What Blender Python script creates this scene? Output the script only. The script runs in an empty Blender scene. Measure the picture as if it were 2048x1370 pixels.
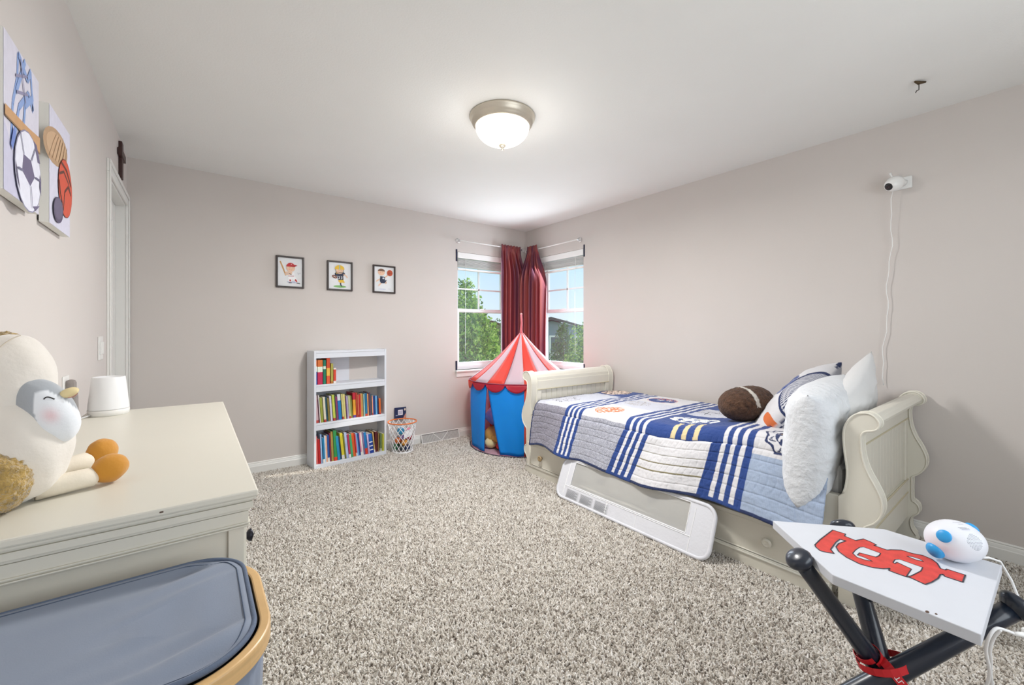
import bpy, math, random
from math import sin, cos, pi, radians, sqrt, exp
from mathutils import Vector, Matrix, noise
random.seed(7)
S = bpy.context.scene
COL = S.collection

# ------------------------------------------------------------------ camera
XL, YB, XR, ZC, YN = -0.387, 4.044, 3.324, 2.44, -1.05     # left wall, back wall, right wall, ceiling, near wall
cam_d = bpy.data.cameras.new('camera'); cam = bpy.data.objects.new('camera', cam_d); COL.objects.link(cam)
cam_d.sensor_fit = 'HORIZONTAL'; cam_d.sensor_width = 36; cam_d.lens = 826.44 / 2048 * 36
cam_d.shift_y = -24.1 / 2048; cam_d.clip_start = 0.02; cam_d.clip_end = 600
cam.location = (0, 0, 1.191); cam.rotation_euler = (radians(90), 0, radians(-37.52))
S.camera = cam

# ------------------------------------------------------------------ sky, sun, lights, exposure
W = bpy.data.worlds.new('world'); S.world = W; W.use_nodes = True
wn = W.node_tree.nodes; wl = W.node_tree.links
tcw = wn.new('ShaderNodeTexCoord'); sx = wn.new('ShaderNodeSeparateXYZ'); skr = wn.new('ShaderNodeValToRGB')
wl.new(tcw.outputs['Generated'], sx.inputs[0]); wl.new(sx.outputs['Z'], skr.inputs[0])
for e_, (p_, c_) in zip((skr.color_ramp.elements[0], skr.color_ramp.elements[1], skr.color_ramp.elements.new(.18)), ((0, (.72, .85, .93, 1)), (.8, (.20, .42, .80, 1)), (.18, (.50, .74, .93, 1)))):
    e_.position = p_; e_.color = c_
wl.new(skr.outputs[0], wn['Background'].inputs[0]); wn['Background'].inputs[1].default_value = 1.25
sd = bpy.data.lights.new('sun', 'SUN'); sd.energy = 4.0; sd.angle = radians(1.0); sd.color = (1, .93, .82)
so = bpy.data.objects.new('sun', sd); COL.objects.link(so)
so.rotation_euler = Vector((-1.8, .42, -1.15)).to_track_quat('-Z', 'Y').to_euler()
def area(name, loc, direction, sx, sy, power, color):
    d = bpy.data.lights.new(name, 'AREA'); d.shape = 'RECTANGLE'; d.size = sx; d.size_y = sy
    d.energy = power; d.color = color
    o = bpy.data.objects.new(name, d); COL.objects.link(o); o.location = loc
    o.rotation_euler = Vector(direction).to_track_quat('-Z', 'Y').to_euler()
    return o
# added fill light on the near wall, standing in for daylight from behind
area('near_fill_light', (1.35, YN + .02, 1.45), (-.10, 1, .10), 2.1, 1.3, 24, (.94, .97, 1))
# daylight entering by the two corner windows
area('back_window_light', (2.705, YB + .03, 1.40), (0, -1, -.12), .70, 1.25, 15, (.82, .91, 1))
area('right_window_light', (XR + .03, 3.43, 1.40), (-1, -.1, -.25), .70, 1.25, 26, (.80, .90, 1))
S.view_settings.view_transform = 'Standard'; S.view_settings.look = 'None'
S.view_settings.gamma = 1; S.view_settings.use_curve_mapping = False
S.view_settings.exposure = -0.1

# ------------------------------------------------------------------ materials
def lin(h):
    if isinstance(h, str):
        h = h.lstrip('#'); c = [int(h[i:i + 2], 16) / 255 for i in (0, 2, 4)]
    else: c = h
    return tuple((x / 12.92 if x <= .04045 else ((x + .055) / 1.055) ** 2.4) for x in c) + (1,)
MC = {}
def mat(name, col='#ffffff', rough=.6, metal=0, bump=0, bs=60, var=0, vs=6, attr=None, emit=0, trans=0, alpha=1,
        sheen=0, coat=0, ior=None, wood=False, tex='noise', bdist=.004, stretch=(1, 1, 1)):
    if name in MC: return MC[name]
    m = bpy.data.materials.new(name); m.use_nodes = True; n = m.node_tree.nodes; l = m.node_tree.links
    b = n['Principled BSDF']; b.inputs['Roughness'].default_value = rough; b.inputs['Metallic'].default_value = metal
    b.inputs['Sheen Weight'].default_value = sheen; b.inputs['Coat Weight'].default_value = coat
    b.inputs['Transmission Weight'].default_value = trans; b.inputs['Alpha'].default_value = alpha
    if ior: b.inputs['IOR'].default_value = ior
    tc = n.new('ShaderNodeTexCoord'); mp = n.new('ShaderNodeMapping'); l.new(tc.outputs['Object'], mp.inputs[0]); mp.inputs['Scale'].default_value = stretch
    c = lin(col)
    src = None
    if attr:
        a = n.new('ShaderNodeAttribute'); a.attribute_name = attr; src = a.outputs['Color']
    if wood:
        w = n.new('ShaderNodeTexNoise'); w.inputs['Scale'].default_value = vs; w.inputs['Detail'].default_value = 6; l.new(mp.outputs[0], w.inputs[0])
    elif True:
        w = n.new('ShaderNodeTexNoise'); w.inputs['Scale'].default_value = vs; w.inputs['Detail'].default_value = 3; l.new(mp.outputs[0], w.inputs[0])
    hv = n.new('ShaderNodeHueSaturation')
    mr = n.new('ShaderNodeMapRange'); mr.inputs[1].default_value = .3; mr.inputs[2].default_value = .7
    mr.inputs[3].default_value = 1 - max(var, .012); mr.inputs[4].default_value = 1 + max(var, .012)
    l.new(w.outputs[0], mr.inputs[0]); l.new(mr.outputs[0], hv.inputs['Value'])
    if src: l.new(src, hv.inputs['Color'])
    else: hv.inputs['Color'].default_value = c
    l.new(hv.outputs[0], b.inputs['Base Color'])
    if emit:
        b.inputs['Emission Color'].default_value = c; b.inputs['Emission Strength'].default_value = emit
    if bump:
        t = n.new('ShaderNodeTexVoronoi' if tex == 'voronoi' else 'ShaderNodeTexNoise'); t.inputs['Scale'].default_value = bs
        l.new(mp.outputs[0], t.inputs[0])
        if tex == 'noise': t.inputs['Detail'].default_value = 4
        bp = n.new('ShaderNodeBump'); bp.inputs['Strength'].default_value = bump; bp.inputs['Distance'].default_value = bdist
        l.new(t.outputs[0], bp.inputs['Height']); l.new(bp.outputs[0], b.inputs['Normal'])
    MC[name] = m
    return m
def fabric(name, col, transl=.35, rough=.7, bump=.1, bs=300, attr=None, sheen=0, var=.02):
    """thin cloth that lets some light through"""
    if name in MC: return MC[name]
    m = mat(name, col, rough, bump=bump, bs=bs, attr=attr, sheen=sheen, var=var)
    n = m.node_tree.nodes; l = m.node_tree.links; b = n['Principled BSDF']
    t = n.new('ShaderNodeBsdfTranslucent'); mx = n.new('ShaderNodeMixShader'); mx.inputs[0].default_value = transl
    s = b.inputs['Base Color'].links[0].from_socket; l.new(s, t.inputs[0])
    l.new(b.outputs[0], mx.inputs[1]); l.new(t.outputs[0], mx.inputs[2]); l.new(mx.outputs[0], n['Material Output'].inputs[0])
    return m
def seethrough(name, col, opacity, rough=.5, grid=0):
    """net or glass: part clear, part surface"""
    if name in MC: return MC[name]
    m = mat(name, col, rough); n = m.node_tree.nodes; l = m.node_tree.links; b = n['Principled BSDF']
    t = n.new('ShaderNodeBsdfTransparent'); mx = n.new('ShaderNodeMixShader'); mx.inputs[0].default_value = opacity
    l.new(t.outputs[0], mx.inputs[1]); l.new(b.outputs[0], mx.inputs[2]); l.new(mx.outputs[0], n['Material Output'].inputs[0])
    return m

# ------------------------------------------------------------------ mesh helpers
class M:
    def __init__(s): s.v = []; s.f = []; s.i = []
    def add(s, vs, fs, mi=0):
        k = len(s.v); s.v += [tuple(v) for v in vs]; s.f += [tuple(k + a for a in f) for f in fs]; s.i += [mi] * len(fs); return s
    def box(s, a, b, mi=0, T=None):
        (x0, y0, z0), (x1, y1, z1) = a, b
        vs = [(x0, y0, z0), (x1, y0, z0), (x1, y1, z0), (x0, y1, z0), (x0, y0, z1), (x1, y0, z1), (x1, y1, z1), (x0, y1, z1)]
        if T: vs = [T @ Vector(v) for v in vs]
        return s.add(vs, [(0, 3, 2, 1), (4, 5, 6, 7), (0, 1, 5, 4), (1, 2, 6, 5), (2, 3, 7, 6), (3, 0, 4, 7)], mi)
    def lathe(s, prof, n=24, T=None, mi=0, cap=True):
        vs = []; fs = []
        for r, z in prof:
            for k in range(n): vs.append(Vector((r * cos(2 * pi * k / n), r * sin(2 * pi * k / n), z)))
        if T: vs = [T @ v for v in vs]
        for j in range(len(prof) - 1):
            for k in range(n):
                a = j * n + k; b = j * n + (k + 1) % n; fs.append((a, b, b + n, a + n))
        if cap:
            fs.append(tuple(range(n))[::-1]); fs.append(tuple((len(prof) - 1) * n + k for k in range(n)))
        return s.add(vs, fs, mi)
    def tube(s, pts, r, n=8, mi=0, closed=False):
        pts = [Vector(p) for p in pts]; N = len(pts); vs = []; fs = []
        rs = r if isinstance(r, (list, tuple)) else [r] * N
        up = None
        for j, p in enumerate(pts):
            if closed: t = pts[(j + 1) % N] - pts[j - 1]
            else: t = pts[min(j + 1, N - 1)] - pts[max(j - 1, 0)]
            t.normalize()
            if up is None:
                up = Vector((0, 0, 1)) if abs(t.z) < .9 else Vector((1, 0, 0))
            up = (up - t * up.dot(t))
            if up.length < 1e-6: up = t.orthogonal()
            up.normalize(); sd_ = t.cross(up)
            for k in range(n):
                a = 2 * pi * k / n; vs.append(p + (up * cos(a) + sd_ * sin(a)) * rs[j])
        for j in range(N if closed else N - 1):
            for k in range(n):
                a = j * n + k; b = j * n + (k + 1) % n; c = ((j + 1) % N) * n; fs.append((a, b, c + (k + 1) % n, c + k))
        if not closed: fs += [tuple(range(n))[::-1], tuple((N - 1) * n + k for k in range(n))]
        return s.add(vs, fs, mi)
    def prism(s, poly, e, base=lambda a, b, c: (a, b, c), c0=0, mi=0):
        n = len(poly); vs = [base(a, b, c0) for a, b in poly] + [base(a, b, c0 + e) for a, b in poly]
        fs = [tuple(range(n))[::-1], tuple(range(n, 2 * n))] + [(k, (k + 1) % n, n + (k + 1) % n, n + k) for k in range(n)]
        return s.add(vs, fs, mi)
    def ball(s, c, r, n=20, m=12, mi=0, T=None):
        if not hasattr(r, '__len__'): r = (r, r, r)
        vs = []; fs = []
        for j in range(1, m):
            a = pi * j / m
            for k in range(n):
                b = 2 * pi * k / n; vs.append(Vector((c[0] + r[0] * sin(a) * cos(b), c[1] + r[1] * sin(a) * sin(b), c[2] + r[2] * cos(a))))
        vs.append(Vector((c[0], c[1], c[2] + r[2]))); vs.append(Vector((c[0], c[1], c[2] - r[2])))
        if T: vs = [T @ v for v in vs]
        for j in range(m - 2):
            for k in range(n):
                a = j * n + k; b = j * n + (k + 1) % n; fs.append((a, a + n, b + n, b))
        t = (m - 1) * n
        for k in range(n): fs.append((t, k, (k + 1) % n)); fs.append((t + 1, (m - 2) * n + (k + 1) % n, (m - 2) * n + k))
        return s.add(vs, fs, mi)
    def grid(s, nu, nv, fn, mi=0, closed_u=False):
        vs = [fn(i / (nu - (0 if closed_u else 1)), j / (nv - 1)) for j in range(nv) for i in range(nu)]
        fs = []
        for j in range(nv - 1):
            for i in range(nu if closed_u else nu - 1):
                a = j * nu + i; b = j * nu + (i + 1) % nu; fs.append((a, b, b + nu, a + nu))
        return s.add(vs, fs, mi)
def worldloc(o):
    v = Vector((0, 0, 0))
    while o is not None: v = v + o.location; o = o.parent
    return v
def obj(name, m, mats, parent=None, smooth=False, bevel=0, world=True, solid=0, subd=0):
    """link ONE mesh object; coordinates are given in world space unless world=False"""
    me = bpy.data.meshes.new(name); off = worldloc(parent) if (parent and world) else Vector((0, 0, 0))
    me.from_pydata([tuple(Vector(v) - off) for v in m.v], [], m.f)
    if not isinstance(mats, (list, tuple)): mats = [mats]
    for x in mats: me.materials.append(x)
    me.polygons.foreach_set('material_index', m.i)
    if smooth: me.polygons.foreach_set('use_smooth', [True] * len(m.f))
    me.update()
    o = bpy.data.objects.new(name, me); COL.objects.link(o)
    if parent: o.parent = parent
    if solid:
        q = o.modifiers.new('s', 'SOLIDIFY'); q.thickness = solid; q.offset = 0
    if bevel:
        q = o.modifiers.new('b', 'BEVEL'); q.width = bevel; q.segments = 2; q.limit_method = 'ANGLE'; q.angle_limit = radians(40)
    if subd:
        q = o.modifiers.new('d', 'SUBSURF'); q.levels = subd; q.render_levels = subd
    return o
def tag(o, label=None, cat=None, group=None, kind=None):
    if label: o['label'] = label
    if cat: o['category'] = cat
    if group: o['group'] = group
    if kind: o['kind'] = kind
    return o
def thing(name, label, cat, loc=(0, 0, 0), group=None, rz=0):
    o = bpy.data.objects.new(name, None); o.empty_display_size = .05; COL.objects.link(o); o.location = loc
    o.rotation_euler = (0, 0, rz)
    return tag(o, label, cat, group)
def struct(o): o['kind'] = 'structure'; return o
def copy_tree(o, parent=None):
    c = o.copy(); COL.objects.link(c)
    if parent: c.parent = parent
    for ch in list(o.children): copy_tree(ch, c)
    return c
def paint(o, fn):
    me = o.data; a = me.color_attributes.new('Col', 'FLOAT_COLOR', 'POINT')
    buf = []
    for v in me.vertices: buf += fn(v.co)
    a.data.foreach_set('color', buf)
def sm(a, b, x):
    t = max(0, min(1, (x - a) / (b - a))); return t * t * (3 - 2 * t)
def nz(x, y, z=0): return noise.noise(Vector((x, y, z)))
def roty(p, c, a): return None
def look(loc, x, y):
    """matrix whose local X, Y axes are x and y"""
    x = Vector(x).normalized(); y = (Vector(y) - x * x.dot(Vector(y))).normalized(); z = x.cross(y)
    m_ = Matrix((x, y, z)).transposed().to_4x4(); m_.translation = Vector(loc); return m_

wall_m = mat('greige_wall_paint', '#d2cbc6', .75, bump=.12, bs=180, bdist=.002, var=.006, vs=2)
ceil_m = mat('ceiling_paint', '#ecece9', .85, bump=.25, bs=120, bdist=.002, var=.006, vs=2)
lwall_m = wall_m
white_m = mat('white_trim_paint', '#e9e8e4', .35, bump=.03, bs=20)
cream_m = mat('cream_furniture_paint', '#dedacd', .38, var=.012, bump=.04, bs=40, vs=3)
cream_d = mat('cream_glaze_line', '#c4bba0', .5)

# ------------------------------------------------------------------ the room
T = .16
# floor
m = M().box((XL - T, YN - T, -.12), (XR + T, YB + T, -.006))
floor = struct(obj('floor', m, mat('carpet_backing', '#ada49a', .95, bump=.5, bs=200)))
m = M().box((XL - T, YN - T, ZC), (XR + T, YB + T, ZC + .12)); struct(obj('ceiling', m, ceil_m))
WZ0, WZ1 = .745, 2.075                                    # window openings
BX0, BX1 = 2.335, 3.075                                   # back window
RY0, RY1 = 3.064, 3.804                                   # right window
def wall_with_hole(name, ax, pos, th, a0, a1, h0, h1, z0, z1):
    m = M()
    def bx(p, q_, r, s_):
        if ax == 'y': m.box((p, min(pos, pos + th), r), (q_, max(pos, pos + th), s_))
        else: m.box((min(pos, pos + th), p, r), (max(pos, pos + th), q_, s_))
    bx(a0, h0, -.006, ZC); bx(h1, a1, -.006, ZC); bx(h0, h1, z1, ZC)
    if z0 > 0: bx(h0, h1, -.006, z0)
    return struct(obj(name, m, wall_m))
wall_with_hole('wall_back', 'y', YB, T, XL - T, XR + T, BX0, BX1, WZ0, WZ1)
wall_with_hole('wall_right', 'x', XR, T, YN - T, YB, RY0, RY1, WZ0, WZ1)
DY0, DY1, DZ = 3.245, 3.965, 2.075                       # doorway in the left wall
wall_with_hole('wall_left', 'x', XL, -T, YN - T, YB, DY0, DY1, 0, DZ)
wall_with_hole('wall_near', 'y', YN, -T, XL, XR, .25, 2.45, .75, 2.15)

# carpet pile: geometry nodes scatter short yarn tufts over the floor
pile_m = bpy.data.materials.new('carpet_pile_yarn'); pile_m.use_nodes = True
n = pile_m.node_tree.nodes; l = pile_m.node_tree.links; b = n['Principled BSDF']; b.inputs['Roughness'].default_value = .95
oi = n.new('ShaderNodeObjectInfo'); cr = n.new('ShaderNodeValToRGB'); l.new(oi.outputs['Random'], cr.inputs[0])
els = cr.color_ramp.elements
els[0].position = 0; els[0].color = lin('#8a8077'); els[1].position = 1; els[1].color = lin('#f3f0ec')
for p, c in ((.12, '#aaa196'), (.3, '#cbc4ba'), (.6, '#dbd5cc'), (.85, '#e6e1da')):
    e = els.new(p); e.color = lin(c)
l.new(cr.outputs[0], b.inputs['Base Color'])
ng = bpy.data.node_groups.new('carpet_tufts', 'GeometryNodeTree')
ng.interface.new_socket('Geometry', in_out='INPUT', socket_type='NodeSocketGeometry')
ng.interface.new_socket('Geometry', in_out='OUTPUT', socket_type='NodeSocketGeometry')
gi = ng.nodes.new('NodeGroupInput'); go = ng.nodes.new('NodeGroupOutput'); nn = ng.nodes; nl = ng.links
dp = nn.new('GeometryNodeDistributePointsOnFaces'); dp.inputs['Density'].default_value = 25000
ip = nn.new('GeometryNodeInstanceOnPoints'); co = nn.new('GeometryNodeMeshCone')
co.inputs['Vertices'].default_value = 5; co.inputs['Radius Top'].default_value = .0016; co.inputs['Radius Bottom'].default_value = .0042
co.inputs['Depth'].default_value = .012
rv = nn.new('FunctionNodeRandomValue'); rv.data_type = 'FLOAT_VECTOR'
rv.inputs[0].default_value = (-.75, -.75, -3.1); rv.inputs[1].default_value = (.75, .75, 3.1)
rs = nn.new('FunctionNodeRandomValue'); rs.data_type = 'FLOAT'; rs.inputs[2].default_value = .75; rs.inputs[3].default_value = 1.35
sm_ = nn.new('GeometryNodeSetMaterial'); sm_.inputs['Material'].default_value = pile_m
nl.new(gi.outputs[0], dp.inputs[0]); nl.new(dp.outputs[0], ip.inputs['Points']); nl.new(co.outputs[0], sm_.inputs[0])
nl.new(sm_.outputs[0], ip.inputs['Instance']); nl.new(rv.outputs[0], ip.inputs['Rotation']); nl.new(rs.outputs[1], ip.inputs['Scale'])
nl.new(ip.outputs[0], go.inputs[0])
m = M().add([(XL, -.3, -.004), (XR, -.3, -.004), (XR, YB, -.004), (XL, YB, -.004)], [(0, 1, 2, 3)])
pile = obj('carpet_pile', m, pile_m, floor); pile['kind'] = 'stuff'
gm = pile.modifiers.new('tufts', 'NODES'); gm.node_group = ng

# baseboards
BP = [(0, 0), (.016, 0), (.016, .058), (.013, .063), (.013, .066), (.010, .078), (.007, .082), (.009, .087), (.005, .093), (0, .093)]
def base(name, a, b, inward):
    d = Vector(b) - Vector(a); m = M(); L_ = d.length; d.normalize(); w = Vector(inward)
    m.prism(BP, L_, lambda p, z, c: tuple(Vector(a) + w * p + Vector((0, 0, z)) + d * c))
    return struct(obj(name, m, white_m))
base('baseboard_back', (XL, YB, 0), (XR, YB, 0), (0, -1, 0))
base('baseboard_right', (XR, YN, 0), (XR, YB - .016, 0), (-1, 0, 0))
base('baseboard_left', (XL, YN, 0), (XL, DY0 - .07, 0), (1, 0, 0))
base('baseboard_near', (XL + .016, YN, 0), (XR - .016, YN, 0), (0, 1, 0))

# doorway with casing and a closed panelled door set back in the jamb
dr = struct(bpy.data.objects.new('door_1', None)); COL.objects.link(dr); dr.location = (XL, 3.6, 0)
m = M()
m.box((XL, DY0 - .072, 0), (XL + .012, DY0, DZ)).box((XL, DY1, 0), (XL + .012, DY1 + .072, DZ)).box((XL, DY0 - .072, DZ), (XL + .012, DY1 + .072, DZ + .072))
m.box((XL + .0121, DY0 - .071, 0), (XL + .019, DY0 - .048, DZ + .047)).box((XL + .0121, DY1 + .048, 0), (XL + .019, DY1 + .071, DZ + .047)).box((XL + .0121, DY0 - .071, DZ + .0471), (XL + .019, DY1 + .071, DZ + .071))
obj('casing', m, white_m, dr, bevel=.003)
m = M(); m.box((XL - T, DY0 + .0003, 0), (XL - .0005, DY0 + .015, DZ - .015)); m.box((XL - T, DY1 - .015, 0), (XL - .0005, DY1 - .0003, DZ - .015)); m.box((XL - T, DY0 + .0003, DZ - .015), (XL - .0005, DY1 - .0003, DZ - .0003))
m.box((XL - .105, DY0 + .015, 0), (XL - .092, DY0 + .03, DZ - .015)); m.box((XL - .105, DY1 - .03, 0), (XL - .092, DY1 - .015, DZ - .015)); m.box((XL - .105, DY0 + .015, DZ - .03), (XL - .092, DY1 - .015, DZ - .015))
obj('jamb', m, white_m, dr)
m = M(); X0, X1 = XL - .090, XL - .050
m.box((X0 + .004, DY0 + .018, .011), (X1 - .008, DY1 - .018, DZ - .018))
ys = (DY0 + .017, DY0 + .125, 3.555, 3.655, DY1 - .125, DY1 - .017)
for k in (0, 2, 4): m.box((X0, ys[k], .01), (X1, ys[k + 1], DZ - .017))
for z0, z1 in ((.01, .24), (.92, 1.08), (1.93, DZ - .017)):
    for k in (1, 3): m.box((X0, ys[k], z0), (X1, ys[k + 1], z1))
leaf = obj('door_leaf', m, white_m, dr, bevel=.003)
m = M()
for ya, yb in ((ys[1], ys[2]), (ys[3], ys[4])):
    for z0, z1 in ((.24, .92), (1.08, 1.93)):
        m.box((X1 - .012, ya + .03, z0 + .03), (X1 - .002, yb - .03, z1 - .03))
obj('raised_panel', m, white_m, leaf, bevel=.004)
m = M(); m.lathe([(.028, 0), (.028, .006), (.01, .01), (.01, .035), (.024, .045), (.028, .06), (.018, .072)], 16, look((X1, DY0 + .08, .84), (0, 1, 0), (0, 0, 1)))
obj('door_knob', m, mat('brushed_nickel', '#d6cebf', .42, .75), leaf, smooth=True)

# ------------------------------------------------------------------ windows
glass = seethrough('window_glass', '#e8f4f6', .06, .02)
vinyl = mat('white_window_vinyl', '#eef0f2', .35)
def window(idx, F, width, z0, z1):
    """F(u, depth, z): u along the wall, depth outward from the room face"""
    w = struct(bpy.data.objects.new('window_%d' % idx, None)); COL.objects.link(w); w.location = F(width / 2, 0, z0)
    def bx(m, u0, u1, d0, d1, za, zb):
        a = F(u0, d0, za); b_ = F(u1, d1, zb); m.box([min(a[i], b_[i]) for i in range(3)], [max(a[i], b_[i]) for i in range(3)])
    m = M()                                                # fixed frame
    bx(m, 0, .03, .07, .14, z0, z1); bx(m, width - .03, width, .07, .14, z0, z1); bx(m, .03, width - .03, .07, .14, z0, z0 + .045); bx(m, .03, width - .03, .07, .14, z1 - .03, z1)
    obj('window_frame', m, vinyl, w, bevel=.002)
    zm = 1.42
    for nm, d0, za, zb in (('upper_sash', .105, zm - .02, z1 - .03), ('lower_sash', .075, z0 + .045, zm + .022)):
        m = M(); u0, u1, t = .03, width - .03, .036
        bx(m, u0, u0 + t, d0, d0 + .028, za, zb); bx(m, u1 - t, u1, d0, d0 + .028, za, zb)
        bx(m, u0 + t, u1 - t, d0, d0 + .028, za, za + t); bx(m, u0 + t, u1 - t, d0, d0 + .028, zb - t, zb)
        sh = obj(nm, m, vinyl, w, bevel=.002)
        m = M(); bx(m, u0 + t, u1 - t, d0 + .012, d0 + .015, za + t, zb - t); obj('pane', m, glass, sh)
        if nm == 'upper_sash':
            m = M(); um = width * (.48)
            bx(m, um - .008, um + .008, d0 + .005, d0 + .022, za + t, zb - t); bx(m, u0 + t, u1 - t, d0 + .005, d0 + .022, 1.665, 1.681)
            obj('muntin', m, vinyl, sh)
        else:
            m = M(); bx(m, width * .5 - .03, width * .5 + .03, d0 - .012, d0, zb - .012, zb + .004); obj('sash_lock', m, vinyl, sh)
    m = M(); bx(m, -.03, width + .03, -.035, .072, z0 - .02, z0); sill = obj('window_sill', m, white_m, w, bevel=.006)
    m = M(); bx(m, -.015, width + .015, -.012, 0, z0 - .075, z0 - .02); bx(m, -.02, width + .02, -.017, 0, z0 - .034, z0 - .02); obj('apron', m, white_m, w, bevel=.002)
    # raised horizontal blind
    bl = tag(bpy.data.objects.new('window_blind', None), 'white horizontal blind raised to the top of the %s corner window' % ('left' if idx == 1 else 'right'), 'blind', 'raised blinds of the corner windows')
    COL.objects.link(bl); bl.location = F(width / 2, .03, z1)
    bm = mat('white_blind_slat', '#f3f3f1', .4)
    m = M(); bx(m, .012, width - .012, .008, .062, z1 - .048, z1 - .002); bx(m, .006, width - .006, .002, .010, z1 - .068, z1 - .002); obj('valance', m, bm, bl, bevel=.003)
    for k in range(11):
        m = M(); z = z1 - .078 - k * .0085
        m.box((-.5 * (width - .03), -.024, -.0014), (.5 * (width - .03), .024, .0014))
        if k == 0:
            sl = obj('slat', m, bm, bl, world=False); sl0 = sl
        else:
            sl = sl0.copy(); COL.objects.link(sl)
        a = F(0, 0, 0); b_ = F(1, 0, 0)
        horiz = abs(b_[0] - a[0]) > .5
        sl.rotation_euler = (radians(3 * sin(k)), 0, 0 if horiz else radians(90))
        c_ = F(width / 2, .035, z); sl.location = Vector(c_) - Vector(bl.location)
    m = M(); bx(m, .014, width - .014, .014, .056, z1 - .20, z1 - .18); obj('bottom_rail', m, bm, bl, bevel=.004)
    m = M()
    for uu in (width * .16, width * .84):
        m.tube([F(uu, .008, z1 - .06), F(uu, .006, z1 - .19)], .0014, 5)
    obj("ladder_cord", m, bm, bl)["kind"] = "stuff"
    cu = width * (.14 if idx == 1 else .17)
    m = M(); m.tube([F(cu, .004, z1 - .06), F(cu + .004, .003, 1.5), F(cu, .004, .93)], .0016, 5); obj('lift_cord', m, bm, bl)
    return w
window(1, lambda u, d, z: (BX0 + u, YB + d, z), BX1 - BX0, WZ0, WZ1)
window(2, lambda u, d, z: (XR + d, RY0 + u, z), RY1 - RY0, WZ0, WZ1)
# unseen window added to the near wall to go with the fill light
w = struct(bpy.data.objects.new('window_3', None)); COL.objects.link(w); w.location = (1.35, YN, .75)
m = M()
for a, b_ in (((.25, .75), (.30, 2.15)), ((2.40, .75), (2.45, 2.15)), ((.25, .75), (2.45, .80)), ((.25, 2.10), (2.45, 2.15)), ((1.32, .75), (1.38, 2.15))):
    m.box((a[0], YN - .13, a[1]), (b_[0], YN - .08, b_[1]))
obj('window_frame', m, vinyl, w); m = M().box((.3, YN - .11, .8), (2.4, YN - .105, 2.1)); obj('pane', m, glass, w)
m = M().box((.22, YN - .07, .725), (2.48, YN + .035, .75)); obj('window_sill', m, white_m, w)

# dark velcro strips at the window corners
vel = mat('navy_velcro', '#1c1f3a', .9, bump=.3, bs=400)
for nm, a, b_ in (('upper left', (BX0 - .022, YB - .004, 1.965), (BX0 - .003, YB, 2.10)), ('lower left', (BX0 - .026, YB - .004, .735), (BX0 - .004, YB, .85)),
                  ('upper right', (XR - .004, RY0 - .020, 1.985), (XR, RY0 - .003, 2.115)), ('lower right', (XR - .004, RY0 - .020, .75), (XR, RY0 - .003, .83))):
    o = obj('velcro_strip', M().box(a, b_), vel, bevel=.001)
    tag(o, 'dark navy velcro strip on the wall at the %s corner of the paired windows' % nm, 'strip', 'velcro strips beside the windows')
# clear curtain rods with crystal finials
rod_m = mat('white_curtain_rod', '#f4f4f2', .25); crystal = mat('crystal_finial', '#f2f2f2', .03, trans=.85, ior=1.5); chrome = mat('chrome', '#b9bbc0', .12, 1)
def rod(label, A, B, wallv):
    t = thing('curtain_rod', label, 'curtain rod', ((A[0] + B[0]) / 2, (A[1] + B[1]) / 2, A[2]), 'curtain rods over the corner windows')
    obj('rod', M().tube([A, B], .0065, 10), rod_m, t, smooth=True)
    d = (Vector(B) - Vector(A)).normalized()
    for P, sg in ((A, -1), (B, 1)):
        P = Vector(P); f = obj('finial', M().ball(P + d * sg * .026, .021, 12, 8), crystal, t)
        obj('collar', M().tube([P - d * sg * .006, P + d * sg * .008], .010, 10), chrome, f)
        Q = P - d * sg * .03; obj('bracket', M().tube([Q, Q + Vector(wallv) * .062], .005, 8).tube([Q + Vector(wallv) * .058 , Q + Vector(wallv) * .066], .018, 12), rod_m, t)
rod('white curtain rod with crystal ends over the left corner window', (2.315, YB - .07, 2.185), (3.195, YB - .07, 2.185), (0, 1, 0))
rod('white curtain rod with crystal ends over the right corner window', (XR - .07, 3.075, 2.165), (XR - .07, 3.93, 2.165), (1, 0, 0))
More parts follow.
